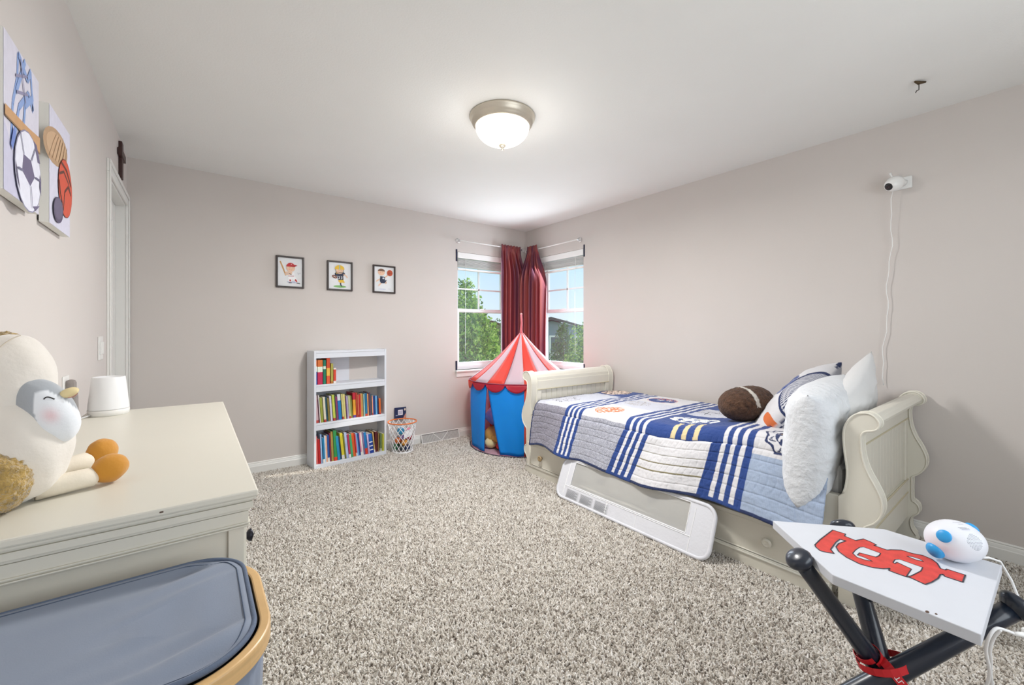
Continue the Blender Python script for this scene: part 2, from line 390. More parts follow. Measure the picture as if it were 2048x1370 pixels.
# curtains
cm = mat('red_curtain_cloth', '#ab3b41', .42, attr='Col', sheen=.3, bump=.15, bs=250, bdist=.001)
n = cm.node_tree.nodes; l = cm.node_tree.links; b = n['Principled BSDF']
t_ = n.new('ShaderNodeBsdfTranslucent'); mx = n.new('ShaderNodeMixShader'); mx.inputs[0].default_value = .30
l.new(b.inputs['Base Color'].links[0].from_socket, t_.inputs[0]); l.new(b.outputs[0], mx.inputs[1]); l.new(t_.outputs[0], mx.inputs[2]); l.new(mx.outputs[0], n['Material Output'].inputs[0])
def curtain(label, F, top, bot, ph, out=0, flip=True):
    """F(u, depth_from_wall, z); top=(u0,u1) bot=(u0,u1)"""
    def fn(i, j):
        z = 2.212 - j * (2.212 - .45); k = sm(0, .28, j)
        u0 = top[0] + (bot[0] - top[0]) * k; u1 = top[1] + (bot[1] - top[1]) * k
        u = u0 + (u1 - u0) * i
        amp = (.010 + .024 * sm(.02, .2, j)) * (1 if j > .012 else .5)
        dd = .085 + amp * sin(i * 2 * pi * 6.5 + ph + 1.2 * sin(j * 2)) + .006 * sin(i * 31 + ph * 2)
        if j < .05: dd = .088 + .006 * sin(i * 60 + 5 * j * 20)
        dd += out * k * (i if flip else 1 - i)
        return F(u + .006 * sin(i * 20 + ph), dd, z + (.004 * sin(i * 40) if j == 0 else 0))
    o = obj('curtain', M().grid(130, 40, fn), cm, smooth=True, solid=.003)
    c1 = lin('#93343e'); c2 = lin('#a8524c'); c3 = lin('#5a2c50')
    def colf(p):
        z = p.z; t = .5 + .5 * sin((p.x + p.y) * 70 + ph); c = [c1[k] * (1 - t) + c2[k] * t for k in range(3)]
        q_ = sm(.3, .8, .5 + .7 * nz(p.x * 22, p.y * 22, z * .7)) * .75; c = [c[k] * (1 - q_) + c3[k] * q_ for k in range(3)]
        return [c[0], c[1], c[2], 1]
    paint(o, colf)
    return tag(o, label, 'curtain', 'red curtains gathered in the window corner')
curtain('dusty red curtain bunched on the left window rod, left of the corner', lambda u, d, z: (u, YB - d, z), (2.880, 3.165), (2.865, 3.250), 0, .03, True)
curtain('dusty red curtain bunched on the right window rod, right of the corner', lambda u, d, z: (XR - d, u, z), (3.900, 3.730), (3.930, 3.585), 2, .11, False)

# ------------------------------------------------------------------ outside
gm_ = mat('lawn_grass', '#6f9a3e', .9, bump=.4, bs=2, bdist=.1, var=.15, vs=.3)
tag(obj('lawn', M().box((-60, 4.6, -2.8), (260, 260, -2.7)), gm_), kind='structure')
def tree(label, x, y, zc, rx, rz, n, cols, seed):
    random.seed(seed)
    t = thing('leafy_tree', label, 'tree', (x, y, -2.7), 'trees outside the corner windows')
    tp = [(x, y, -2.72), (x + .05, y, zc - rz * .5), (x, y + .03, zc + rz * .55)]
    obj('trunk', M().tube(tp, [.09, .06, .015], 8), mat('bark', '#5b4a3a', .9, bump=.6, bs=30, bdist=.02), t)
    m = M()
    for k in range(n):
        while True:
            p = Vector((random.uniform(-1, 1), random.uniform(-1, 1), random.uniform(-1, 1)))
            if .25 < p.length < 1: break
        f = 1 + .28 * nz(p.x * 2.2 + seed, p.y * 2.2, p.z * 2.8)
        taper = 1 - .45 * max(0, p.z)
        c = Vector((x + p.x * rx * f * taper, y + p.y * rx * f * taper, zc + p.z * rz * f))
        s_ = random.uniform(.045, .085) * (rx / 1.1) ** .3
        ax = Vector((random.gauss(0, 1), random.gauss(0, 1), random.gauss(0, 1))).normalized(); ay = ax.orthogonal().normalized(); az = ax.cross(ay)
        m.add([c - ay * s_, c + az * s_ * .5 + ax * s_ * .15, c + ay * s_, c - az * s_ * .5 + ax * s_ * .15], [(0, 1, 2, 3)], random.randrange(len(cols)))
    o = obj('foliage', m, [fabric('leaf_' + c.strip('#'), c, .4, .5, bump=0) for c in cols], t); o['kind'] = 'stuff'
greens = ['#6c9c3c', '#8dbb4a', '#a8cc60', '#4a7832', '#bedb78']
tree('bright green leafy tree filling the lower left corner window', 7.25, 12.05, .30, 1.28, 2.45, 15000, greens, 3)
tree('small dark tree standing far off behind the bright green one', 14.5, 20.6, -.5, 1.3, 2.2, 3500, ['#35582c', '#4a7434', '#5f8c33'], 5)
tree('green tree at the right edge of the right corner window', 12.2, 10.75, -.30, 1.15, 2.2, 9000, greens, 8)
tree('slim tree in front of the blue-grey house', 15.6, 15.8, -.6, .85, 2.3, 5000, ['#4f7440', '#6a9250', '#39592f'], 12)
tree('low round tree beside the white fence', 21.5, 17.6, -1.6, 1.5, 1.1, 3500, ['#4f7a3a', '#77a04a', '#39592f'], 15)
def house(label, c, rz, wx, wy, h, roof_h, wm, rm):
    t = thing('house', label, 'house', (c[0], c[1], -2.7), 'houses across the lawn', rz)
    m = M().box((-wx / 2, -wy / 2, 0), (wx / 2, wy / 2, h)); m.prism([(-wx / 2, h), (wx / 2, h), (0, h + roof_h)], wy, lambda a, b_, c_: (a, -wy / 2 + c_, b_)); obj('house_wall', m, wm, t, world=False)
    m = M().prism([(-wx / 2 - .5, h - .2), (0, h + roof_h + .12), (wx / 2 + .5, h - .2), (wx / 2 + .4, h - .05), (0, h + roof_h + .35), (-wx / 2 - .4, h - .05)], wy + 1, lambda a, b_, c_: (a, -wy / 2 - .5 + c_, b_)); obj('roof', m, rm, t, world=False)
    for k, (a, z) in enumerate(((-.28, .3), (.05, .3), (.30, .3), (-.28, .72), (.05, .72), (.30, .72))):
        f = obj('window', M().box((wx * a - .65, -wy / 2 - .08, h * z - .8), (wx * a + .65, -wy / 2 + .02, h * z + .8)), vinyl, t, world=False)
        obj('pane', M().box((wx * a - .5, -wy / 2 - .1, h * z - .65), (wx * a + .5, -wy / 2 - .07, h * z + .65)), mat('far_window_glass', '#5d6b78', .1), f, world=False)
house('blue-grey sided house with a dark roof seen through the right window', (27.8, 29.0), radians(-50), 9, 9, 3.7, 1.0, mat('blue_grey_siding', '#8495a6', .8, bump=.3, bs=3), mat('dark_shingle', '#4a4a52', .9, bump=.5, bs=8, bdist=.05))
house('small brown roofed house far behind the left window tree', (45, 66), radians(-30), 14, 10, 3.2, 2.2, mat('tan_siding', '#9c8a78', .8), mat('brown_shingle', '#6a4f45', .9))
fe = thing('picket_fence', 'white picket fence standing across the lawn beyond the right window', 'fence', (35.2, 36.2, -2.7), None, radians(-38))
pm = mat('white_fence_paint', '#f2f2ee', .5)
obj('fence_rail', M().box((-3.5, -.04, .15), (4.5, .04, .28)).box((-3.5, -.04, .78), (4.5, .04, .92)), pm, fe, world=False)
pk = None
for k in range(36):
    if pk is None: pk = obj('picket', M().box((-.05, -.06, 0), (.05, -.03, 1.0)), pm, fe, world=False); o = pk
    else: o = pk.copy(); COL.objects.link(o)
    o.location = (-3.45 + k * .225, 0, .02)
for k in range(5): obj('post', M().box((-3.5 + k * 2 - .08, -.08, 0), (-3.5 + k * 2 + .08, .08, 1.15)), pm, fe, world=False)

# ------------------------------------------------------------------ ceiling light
cl = thing('ceiling_light', 'flush mount ceiling light with brushed nickel ring and lit frosted glass bowl', 'ceiling light', (1.43, 1.955, ZC))
nickel = mat('brushed_nickel', '#d6cebf', .42, .75)
obj('ring', M().lathe([(.19, 0), (.192, -.008), (.186, -.016), (.184, -.020), (.181, -.026), (.177, -.040), (.171, -.042), (.171, -.048), (.165, -.050), (.164, -.056), (.150, -.058), (.150, -.05)][::-1], 48, Matrix.Translation(cl.location)), nickel, cl, smooth=True)
prof = [(.158 * sin(a), -.052 - .115 * (1 - cos(pi / 2 - a)) if False else -.052 - .112 * cos(a) ** .9) for a in [pi / 2 * k / 14 for k in range(15)]]
prof = [(max(.001, r), z) for r, z in prof]
gl = mat('lit_frosted_glass', '#fff8ec', .3, emit=1.0)
obj('glass_bowl', M().lathe(prof, 48, Matrix.Translation(cl.location)), gl, cl, smooth=True)
obj('finial', M().lathe([(.003, -.194), (.009, -.189), (.006, -.180), (.016, -.174), (.021, -.167), (.018, -.160)], 16, Matrix.Translation(cl.location)), nickel, cl, smooth=True)
bulb = bpy.data.lights.new('ceiling_bulb', 'POINT'); bulb.energy = 4.5; bulb.shadow_soft_size = .14; bulb.color = (1, .97, .92)
bo = bpy.data.objects.new('ceiling_bulb', bulb); COL.objects.link(bo); bo.location = (1.43, 1.955, ZC - .36)

ldn = bpy.data.lights.new('ceiling_lamp_down', 'AREA'); ldn.shape = 'DISK'; ldn.size = .30; ldn.energy = 48; ldn.color = (1, .985, .965)
lo_ = bpy.data.objects.new('ceiling_lamp_down', ldn); COL.objects.link(lo_); lo_.location = (1.43, 1.955, ZC - .20)
# little hook with a cobweb strand on the ceiling
hk = thing('ceiling_hook', 'tiny dark hook hanging from the ceiling at the upper right', 'hook', (2.875, .40, ZC))
P = Vector(hk.location)
obj('hook_base', M().tube([P + Vector((-.022, .012, -.006)), P + Vector((0, 0, -.010)), P + Vector((.03, -.02, -.004))], [.004, .009, .004], 8), mat('aged_brass', '#5a4a35', .5, .6), hk)
obj('hook_wire', M().tube([P + Vector((0, 0, -.01)), P + Vector((.002, 0, -.03)), P + Vector((0, 0, -.045)), P + Vector((-.012, .006, -.05)), P + Vector((-.015, .01, -.06))], .0022, 6), mat('dark_wire', '#4a4743', .5, .5), hk)

# ------------------------------------------------------------------ wall things: art helper
class Art:
    def __init__(s, org, ux, uy, nrm):
        s.o = Vector(org); s.x = Vector(ux); s.y = Vector(uy); s.n = Vector(nrm); s.m = M(); s.mats = []; s.k = 0
    def mi(s, c):
        mm = mat('ink_' + c.strip('#'), c, .6, var=.04, vs=40)
        if mm not in s.mats: s.mats.append(mm)
        return s.mats.index(mm)
    def P(s, a, b_, k=0): return s.o + s.x * a + s.y * b_ + s.n * k
    def poly(s, pts, c, lift=None):
        s.k += 1; h = .00025 * s.k if lift is None else lift
        s.m.add([s.P(a, b_, h) for a, b_ in pts], [tuple(range(len(pts)))], s.mi(c)); return s
    def ell(s, cx, cy, rx, ry, c, rot=0, n=20, a0=0, a1=2 * pi, lift=None):
        pts = []
        for k in range(n + (0 if a1 - a0 > 6.2 else 1)):
            a = a0 + (a1 - a0) * k / n; x = rx * cos(a); y = ry * sin(a)
            pts.append((cx + x * cos(rot) - y * sin(rot), cy + x * sin(rot) + y * cos(rot)))
        return s.poly(pts, c, lift)
    def line(s, pts, w_, c, lift=None):
        s.k += 1; h = .00025 * s.k if lift is None else lift; mi = s.mi(c)
        for (a, b_), (c_, d_) in zip(pts[:-1], pts[1:]):
            L_ = sqrt((c_ - a) ** 2 + (d_ - b_) ** 2) or 1e-6; nx, ny = -(d_ - b_) / L_ * w_ / 2, (c_ - a) / L_ * w_ / 2
            s.m.add([s.P(a + nx, b_ + ny, h), s.P(a - nx, b_ - ny, h), s.P(c_ - nx, d_ - ny, h), s.P(c_ + nx, d_ + ny, h)], [(0, 1, 2, 3)], mi)
        return s
    def done(s, name, parent): return obj(name, s.m, s.mats, parent)
def text(body, size, M4, mt, name='lettering', parent=None, ext=.0003):
    c = bpy.data.curves.new(name, 'FONT'); c.body = body; c.size = size; c.extrude = ext; c.align_x = 'CENTER'; c.align_y = 'CENTER'; c.materials.append(mt)
    o = bpy.data.objects.new(name, c); COL.objects.link(o)
    if parent:
        o.parent = parent; M4 = Matrix.Translation(-worldloc(parent)) @ M4
    o.matrix_local = M4
    return o
frame_m = mat('dark_brown_frame', '#2a1c18', .4, var=.1, vs=30); paper = '#e6e8ea'
def picture(x0, x1, label, draw):
    z0, z1 = 1.562, 1.836; t = thing('framed_picture', label, 'picture', ((x0 + x1) / 2, YB, z0), 'framed sports prints on the back wall')
    m = M(); w_ = .014; y0, y1 = YB - .022, YB
    m.box((x0, y0, z0), (x0 + w_, y1, z1)).box((x1 - w_, y0, z0), (x1, y1, z1)).box((x0 + w_, y0, z0), (x1 - w_, y1, z0 + w_)).box((x0 + w_, y0, z1 - w_), (x1 - w_, y1, z1))
    obj('frame', m, frame_m, t, bevel=.002)
    obj('backing', M().box((x0 + w_, YB - .008, z0 + w_), (x1 - w_, YB, z1 - w_)), mat('print_paper', paper, .5), t)
    a = Art((x0 + w_, YB - .0082, z0 + w_), (x1 - x0 - 2 * w_, 0, 0), (0, 0, z1 - z0 - 2 * w_), (0, -1, 0)); draw(a); a.done('print', t)
SK = '#eac3a6'
def baseball(a):
    a.ell(.60, .15, .24, .035, '#b9bfd6')
    a.poly([(.07, .86), (.12, .87), (.25, .62), (.34, .38), (.30, .37), (.20, .58)], '#c79a63')
    a.poly([(.44, .48), (.66, .50), (.70, .36), (.42, .34)], '#f4f4f6'); a.line([(.42, .36), (.66, .37)], .018, '#b02430')
    a.poly([(.42, .34), (.70, .36), (.86, .16), (.74, .14), (.58, .28), (.54, .14), (.44, .14)], '#f7f7f8')
    a.line([(.50, .24), (.50, .17)], .06, '#b5232e'); a.line([(.70, .25), (.78, .17)], .06, '#b5232e'); a.line([(.44, .13), (.56, .13)], .03, '#333a44'); a.line([(.76, .13), (.90, .11)], .03, '#333a44')
    a.line([(.56, .44), (.34, .42), (.28, .42)], .05, SK); a.line([(.58, .48), (.40, .50), (.30, .47)], .05, SK); a.line([(.45, .46), (.55, .41)], .02, '#2b2f3a')
    a.ell(.52, .64, .18, .125, SK); a.ell(.52, .69, .18, .14, '#c02a30', a0=0, a1=pi); a.poly([(.50, .71), (.70, .71), (.80, .75), (.70, .77)], '#a82027')
    a.ell(.46, .60, .03, .018, '#e79f93'); a.line([(.46, .66), (.50, .665)], .008, '#5a4038'); a.line([(.59, .66), (.63, .665)], .008, '#5a4038'); a.line([(.52, .58), (.58, .58)], .008, '#a05a50')
    a.line([(.54, .80), (.54, .76)], .02, '#ffffff'); a.line([(.80, .50), (.84, .44), (.88, .49)], .008, '#888a94'); a.line([(.90, .50), (.92, .46)], .008, '#888a94')
def football(a):
    a.ell(.50, .10, .29, .045, '#7cb469')
    a.line([(.52, .26), (.54, .15)], .06, '#26304a'); a.line([(.54, .15), (.60, .11)], .04, '#20222a'); a.line([(.64, .30), (.70, .26)], .06, '#e9c23e')
    a.poly([(.42, .36), (.66, .36), (.70, .26), (.55, .25), (.52, .24), (.44, .27)], '#e8bd3a')
    a.poly([(.36, .58), (.64, .60), (.66, .36), (.42, .34)], '#2b3148'); a.ell(.36, .56, .10, .07, '#2b3148'); a.ell(.64, .58, .09, .07, '#2b3148'); a.ell(.36, .60, .035, .02, '#e8bd3a')
    a.line([(.66, .56), (.78, .52), (.84, .44)], .05, SK)
    a.ell(.26, .46, .12, .06, '#7a4230', rot=-.3); a.line([(.20, .48), (.32, .44)], .012, '#ffffff')
    for x_ in (.46, .57): a.line([(x_ - .03, .47), (x_ + .03, .47), (x_, .43), (x_ + .03, .41), (x_ - .03, .385)], .018, '#ffffff')
    a.ell(.48, .70, .18, .12, SK); a.ell(.48, .76, .215, .15, '#e8bd3a', a0=-.1, a1=pi + .1); a.line([(.48, .74), (.48, .91)], .05, '#3d7a4c'); a.line([(.48, .74), (.48, .91)], .02, '#ffffff')
    a.line([(.30, .74), (.32, .64), (.48, .62), (.64, .64), (.66, .74)], .018, '#4c5a50'); a.ell(.42, .64, .03, .018, '#e79f93'); a.line([(.44, .70), (.46, .71)], .01, '#5a4038'); a.line([(.54, .70), (.56, .71)], .01, '#5a4038')
def hoopster(a):
    a.ell(.40, .10, .2, .025, '#cfd2e2'); a.line([(.42, .56), (.24, .48), (.10, .40)], .05, SK); a.line([(.50, .56), (.64, .64), (.70, .70)], .05, SK)
    a.line([(.38, .38), (.30, .30), (.20, .22)], .06, SK); a.line([(.56, .42), (.62, .38), (.56, .33)], .06, SK); a.line([(.20, .24), (.20, .18)], .04, '#dfe0e8')
    a.poly([(.30, .62), (.54, .60), (.54, .46), (.64, .48), (.52, .34), (.34, .34), (.28, .42)], '#1f2a44'); a.ell(.46, .54, .05, .035, '#c6ccd8')
    a.ell(.36, .78, .175, .13, SK); a.ell(.36, .82, .18, .10, '#7b5a48', a0=0, a1=pi); a.ell(.30, .76, .03, .018, '#e79f93'); a.line([(.38, .78), (.42, .785)], .01, '#5a4038'); a.line([(.28, .785), (.31, .79)], .01, '#5a4038')
    a.ell(.79, .77, .145, .125, '#c2502f'); a.line([(.66, .77), (.92, .77)], .008, '#4c2a22'); a.line([(.79, .65), (.79, .89)], .008, '#4c2a22'); a.line([(.70, .86), (.75, .77), (.70, .68)], .008, '#4c2a22')
    a.line([(.70, .12), (.84, .12)], .008, '#9a9ca8')
picture(.551, .770, 'small framed print of a child batting in a red cap, leftmost of three', baseball)
picture(.962, 1.188, 'small framed print of a child running in a yellow football helmet, middle of three', football)
picture(1.381, 1.608, 'small framed print of a child holding up a basketball, rightmost of three', hoopster)

# canvases on the left wall
canv = mat('canvas_edge', '#e9e8e2', .7, bump=.3, bs=500, bdist=.0006)
def canvas(label, y0, y1, z0, z1, draw):
    t = thing('sports_canvas', label, 'picture', (XL, (y0 + y1) / 2, z0), 'sports canvases on the left wall')
    xf = XL + .026
    obj('canvas_block', M().box((XL + .004, y0, z0), (xf, y1, z1)), canv, t, bevel=.0015)
    obj('back_frame', M().box((XL, y0 + .006, z0 + .006), (XL + .004, y1 - .006, z1 - .006)), mat('dark_stretcher', '#2e2a28', .8), t)
    a = Art((xf + .0003, y0, z0), (0, y1 - y0, 0), (0, 0, z1 - z0), (1, 0, 0)); draw(a); a.done('painting', t)
def c1(a):
    a.poly([(0, 0), (1, 0), (1, 1), (0, 1)], '#d6d3e0'); a.poly([(0, .0), (.45, 0), (.2, .3), (0, .45)], '#c9c7dc')
    for pts in ([(.18, .35), (.22, .6), (.34, .8), (.36, .97)], [(.25, .36), (.38, .62), (.66, .8), (.80, .72), (.72, .98)], [(.5, .5), (.55, .68), (.8, .82)], [(.3, .7), (.5, .93), (.55, .99)], [(.36, .97), (.62, .88), (.72, .98)]):
        a.line(pts, .05, '#8aa3d4')
    for pts in ([(.28, .8), (.6, .9)], [(.3, .7), (.62, .78)], [(.4, .95), (.55, .7)]): a.line(pts, .02, '#8d8aa8')
    a.poly([(0, .46), (.5, .47), (1, .46), (1, .58), (.6, .55), (0, .53)], '#c79a6c'); a.line([(0, .46), (.5, .47), (1, .46)], .012, '#8a6a48'); a.line([(.16, .30), (.24, .44)], .06, '#6f86c8')
    a.ell(.62, .24, .40, .28, '#8f8ca6'); a.ell(.62, .24, .385, .27, '#e6e6f2')
    a.poly([(.46, .33), (.68, .335), (.80, .24), (.66, .15), (.42, .21)], '#6a6280'); a.poly([(.76, .50), (.86, .49), (.98, .38), (.90, .37)], '#6a6280'); a.poly([(.74, .02), (.96, .06), (.82, -.0), ], '#6a6280'); a.poly([(.24, .24), (.27, .14), (.36, .06), (.27, .2)], '#6a6280'); a.poly([(.97, .3), (1.0, .26), (1.0, .14), (.95, .2)], '#6a6280')
    for pts in ([(.46, .33), (.36, .46)], [(.68, .335), (.80, .45)], [(.8, .24), (.97, .25)], [(.66, .15), (.7, .0)], [(.42, .21), (.28, .2)]): a.line(pts, .014, '#6f6c88')
def c2(a):
    a.poly([(0, 0), (1, 0), (1, 1), (0, 1)], '#d4d2e2')
    a.ell(.30, .70, .56, .16, '#b59473', rot=.1); a.ell(.34, .71, .48, .12, '#c7a582', rot=.1)
    for k in range(6): a.line([(-.02 + .14 * k, .56 + .012 * k), (.16 + .12 * k, .72), (.30 + .1 * k, .82)], .014, '#9c7a58')
    a.ell(.72, .42, .36, .27, '#7a2c20'); a.ell(.72, .42, .35, .262, '#cf5238')
    for pts in ([(.40, .50), (.62, .56), (.86, .50), (1.0, .40)], [(.60, .20), (.66, .38), (.84, .46), (.98, .42)], [(.5, .62), (.76, .60), (1.0, .50)], [(.55, .24), (.44, .34), (.38, .44)]): a.line(pts, .025, '#5f3226')
    a.ell(.34, .16, .23, .115, '#554c66', rot=.1); a.ell(.33, .17, .20, .095, '#675e78', rot=.1)
canvas('canvas of a soccer ball, bat and blue brush strokes nearest the camera', 1.515, 1.795, 1.528, 1.914, c1)
canvas('canvas of a basketball, mitt and puck, nearer the door', 1.905, 2.173, 1.529, 1.902, c2)
# cross
cr_ = thing('wall_cross', 'dark wooden cross hung above the white door casing', 'cross', (XL, 3.66, 2.17))
dkw = mat('dark_walnut', '#3a1f1c', .45, var=.15, vs=25)
obj('upright', M().box((XL, 3.625, 2.17), (XL + .018, 3.69, 2.405)), dkw, cr_, bevel=.003)
obj('crossbar', M().box((XL + .002, 3.565, 2.30), (XL + .024, 3.75, 2.345)), dkw, cr_, bevel=.003)
# switch plate
sw = thing('light_switch', 'white double light switch plate on the left wall beside the door casing', 'light switch', (XL, 2.97, 1.04))
obj('switch_plate', M().box((XL, 2.915, 1.04), (XL + .006, 3.03, 1.16)), white_m, sw, bevel=.003)
for y in (2.945, 3.0): obj('rocker', M().box((XL + .006, y - .016, 1.068), (XL + .011, y + .016, 1.132)), white_m, sw, bevel=.002)
# taupe block and white plate standing for a shadow-like dark strip
nl_ = thing('dark_strip_block', 'small taupe rounded block standing for a shadow-like strip low on the left wall above the dresser', 'night light', (XL, 2.26, .93))
obj('dark_strip_body', M().box((XL, 2.235, .93), (XL + .03, 2.275, 1.005)), mat('taupe_plastic', '#8d8580', .6), nl_, bevel=.012)
obj('switch_plate', M().box((XL, 2.21, .90), (XL + .004, 2.30, 1.02)), white_m, nl_, bevel=.002)

# security camera on the right wall
sc = thing('security_camera', 'white round security camera mounted high on the right wall', 'camera', (XR, .545, 2.06))
wpl = mat('white_plastic', '#f0f0ee', .3); blk = mat('black_plastic', '#15151a', .25)
obj('wall_plate', M().box((XR - .012, .49, 2.025), (XR, .56, 2.095)), wpl, sc, bevel=.004)
obj('mount_arm', M().tube([(XR - .01, .525, 2.06), (XR - .045, .54, 2.065)], [.02, .012], 12).tube([(XR - .045, .545, 2.06), (XR - .05, .575, 2.11), (XR - .05, .58, 2.125)], [.006, .005, .009], 8), wpl, sc, smooth=True)
cd = Vector((-.6, .35, -.35)).normalized(); cc = Vector((XR - .075, .555, 2.05)); Tm = look(cc, cd.orthogonal(), cd.cross(cd.orthogonal()))
obj('camera_head', M().lathe([(.001, -.045), (.022, -.042), (.036, -.028), (.042, -.008), (.042, .008), (.036, .028), (.028, .040), (.022, .043), (.001, .043)], 28, Tm, cap=False), wpl, sc, smooth=True)
obj('lens', M().lathe([(.021, .042), (.021, .045), (.012, .046), (.001, .046)], 20, Tm, cap=False), blk, sc, smooth=True)
pts = []
for k in range(26):
    t = k / 25; z = 2.02 - t * (2.02 - .86); pts.append((XR - .02 - .03 * (1 - t) ** 3, .565 + .055 * t + .006 * sin(t * 17) + .004 * sin(t * 41), z))
cb = obj('camera_wire', M().tube(pts, .0022, 6), wpl, smooth=True); tag(cb, 'thin white power cord hanging down the right wall from the camera', 'cord')

# floor register
rg = thing('floor_vent', 'white louvred air vent set in the back baseboard beside the tent', 'vent', (2.11, YB - .02, 0))
m = M(); x0, x1, z0, z1 = 1.885, 2.335, -.0, .098; y = YB - .02
prof_v = lambda zz: YB - .055 + .038 * (zz / .1)
m.add([(x0, prof_v(z0), z0), (x1, prof_v(z0), z0), (x1, prof_v(z1), z1), (x0, prof_v(z1), z1), (x0, YB - .016, z0), (x1, YB - .016, z0), (x1, YB - .016, z1), (x0, YB - .016, z1)], [(0, 1, 2, 3), (4, 7, 6, 5), (0, 3, 7, 4), (1, 5, 6, 2), (3, 2, 6, 7), (0, 4, 5, 1)])
obj('vent_body', m, mat('vent_shadow_grey', '#8f8a88', .6), rg)
m = M()
def bar(xa, za, xb, zb, w_): m.tube([(xa, prof_v(za) - .003, za), (xb, prof_v(zb) - .003, zb)], w_, 4)
bar(x0, z0 + .006, x1, z0 + .006, .005); bar(x0, z1 - .003, x1, z1 - .003, .005); bar(x0, z0, x0, z1, .006); bar(x1, z0, x1, z1, .006)
obj('vent_frame', m, white_m, rg)
m = M(); xm = (x0 + x1) / 2
bar(xm - .09, z1 - .01, xm, .01, .004); bar(xm + .09, z1 - .01, xm, .01, .004); obj('vee_bar', m, white_m, rg)
for k in range(44):
    xx = x0 + .010 + k * .01
    if k == 0: fin = obj('louver', M().box((-.0014, -.004, .01), (.0014, .0, .088)), white_m, rg, world=False); o = fin
    else: o = fin.copy(); COL.objects.link(o)
    o.location = (xx - 2.11, prof_v(0.0) - (YB - .02), 0); o.rotation_euler = (-.36, 0, 0)

# ------------------------------------------------------------------ bed
bed = thing('sleigh_bed', 'cream sleigh bed with beadboard ends and drawers, along the right wall', 'bed', (2.78, 1.59, 0))
HP = [(.567, 0), (.567, .464), (.548, .484), (.537, .53), (.534, .587), (.541, .65), (.546, .71), (.545, .76), (.532, .80), (.508, .831), (.48, .842), (.455, .84), (.436, .824), (.428, .803), (.433, .784), (.45, .772), (.474, .765), (.486, .747), (.488, .71), (.482, .65), (.466, .595), (.442, .545), (.424, .50), (.418, .46), (.426, .42), (.447, .387), (.476, .362), (.478, .34), (.478, .235), (.468, .222), (.454, .208), (.448, .185), (.452, .162), (.472, .14), (.482, .12), (.484, .09), (.476, .06), (.46, .035), (.452, .012), (.454, 0)]
def smooth_poly(P_, a, b_):
    """round a stretch of the outline by Catmull-Rom"""
    out = P_[:a + 1]
    for k in range(a, b_):
        p0, p1, p2, p3 = P_[max(k - 1, 0)], P_[k], P_[k + 1], P_[min(k + 2, len(P_) - 1)]
        for t in (1 / 3, 2 / 3, 1):
            out.append(tuple(.5 * ((2 * p1[i]) + (-p0[i] + p2[i]) * t + (2 * p0[i] - 5 * p1[i] + 4 * p2[i] - p3[i]) * t * t + (-p0[i] + 3 * p1[i] - 3 * p2[i] + p3[i]) * t ** 3) for i in range(2)))
    return out + P_[b_ + 1:]
HPs = smooth_poly(HP, 2, len(HP) - 3)
MIR = lambda P_: [(3.185 - a, b_) for a, b_ in P_]
for nm, prof_, sgn in (('head', HPs, 1), ('foot', MIR(HPs), -1)):
    for xa, xb in ((2.235, 2.295), (3.225, 3.285)):
        po = obj('post', M().prism(prof_, xb - xa, lambda a, b_, c: (xa + c, a, b_)), cream_m, bed, bevel=.004)
        m = M()
        for xx in (xa, xb): m.tube([(xx, a, b_) for a, b_ in prof_[2:-2]], .0045, 6)
        obj('edge_bead', m, cream_m, po, smooth=True)
def endboard(name, s):
    f = (lambda y_: y_) if s > 0 else (lambda y_: 3.185 - y_)
    m = M(); xa, xb = 2.295, 3.225
    def bx(y0, y1, z0, z1, xa=xa, xb=xb): m.box((xa, min(f(y0), f(y1)), z0), (xb, max(f(y0), f(y1)), z1))
    bx(.495, .545, .69, .765); bx(.495, .545, .13, .345); bx(.495, .545, .345, .69, xa, xa + .05); bx(.495, .545, .345, .69, xb - .05, xb)
    hb_ = obj(name, m, cream_m, bed, bevel=.003)
    crest = [(.540, .76), (.538, .79), (.523, .812), (.503, .827), (.48, .834), (.457, .832), (.443, .818), (.437, .803), (.441, .79), (.455, .780), (.478, .773), (.495, .765), (.497, .755), (.54, .75)]
    obj('crest_roll', M().prism([(f(a), b_) for a, b_ in crest], xb - xa, lambda a, b_, c: (xa + c, a, b_)), cream_m, hb_, bevel=.003)
    m = M()
    for z in (.69, .345, .27): m.tube([(xa, f(.494), z), (xb, f(.494), z)], .004, 6); m.tube([(xa, f(.546), z), (xb, f(.546), z)], .004, 6)
    obj('molding', m, cream_d, hb_)
    n_ = 13; wd = (xb - xa - .1) / n_; pl = None
    for k in range(n_):
        if pl is None: pl = obj('plank', M().box((-wd / 2 + .0018, -.014, -.172), (wd / 2 - .0018, .014, .172)), cream_m, hb_, world=False, bevel=.002); o = pl
        else: o = pl.copy(); COL.objects.link(o)
        o.location = Vector((xa + .05 + wd * (k + .5), f(.52), .5175)) - worldloc(hb_)
    obj('back_panel', M().box((xa + .05, min(f(.512), f(.528)), .345), (xb - .05, max(f(.512), f(.528)), .69)), cream_d, hb_)
endboard('headboard', 1); endboard('footboard', -1)
obj('side_rail', M().box((2.25, .568, .262), (2.285, 2.617, .464)), cream_m, bed, bevel=.003)
obj('wall_rail', M().box((3.235, .568, .262), (3.27, 2.617, .464)), cream_m, bed, bevel=.003)
obj('slat_deck', M().box((2.285, .57, .40), (3.235, 2.615, .43)), cream_m, bed)
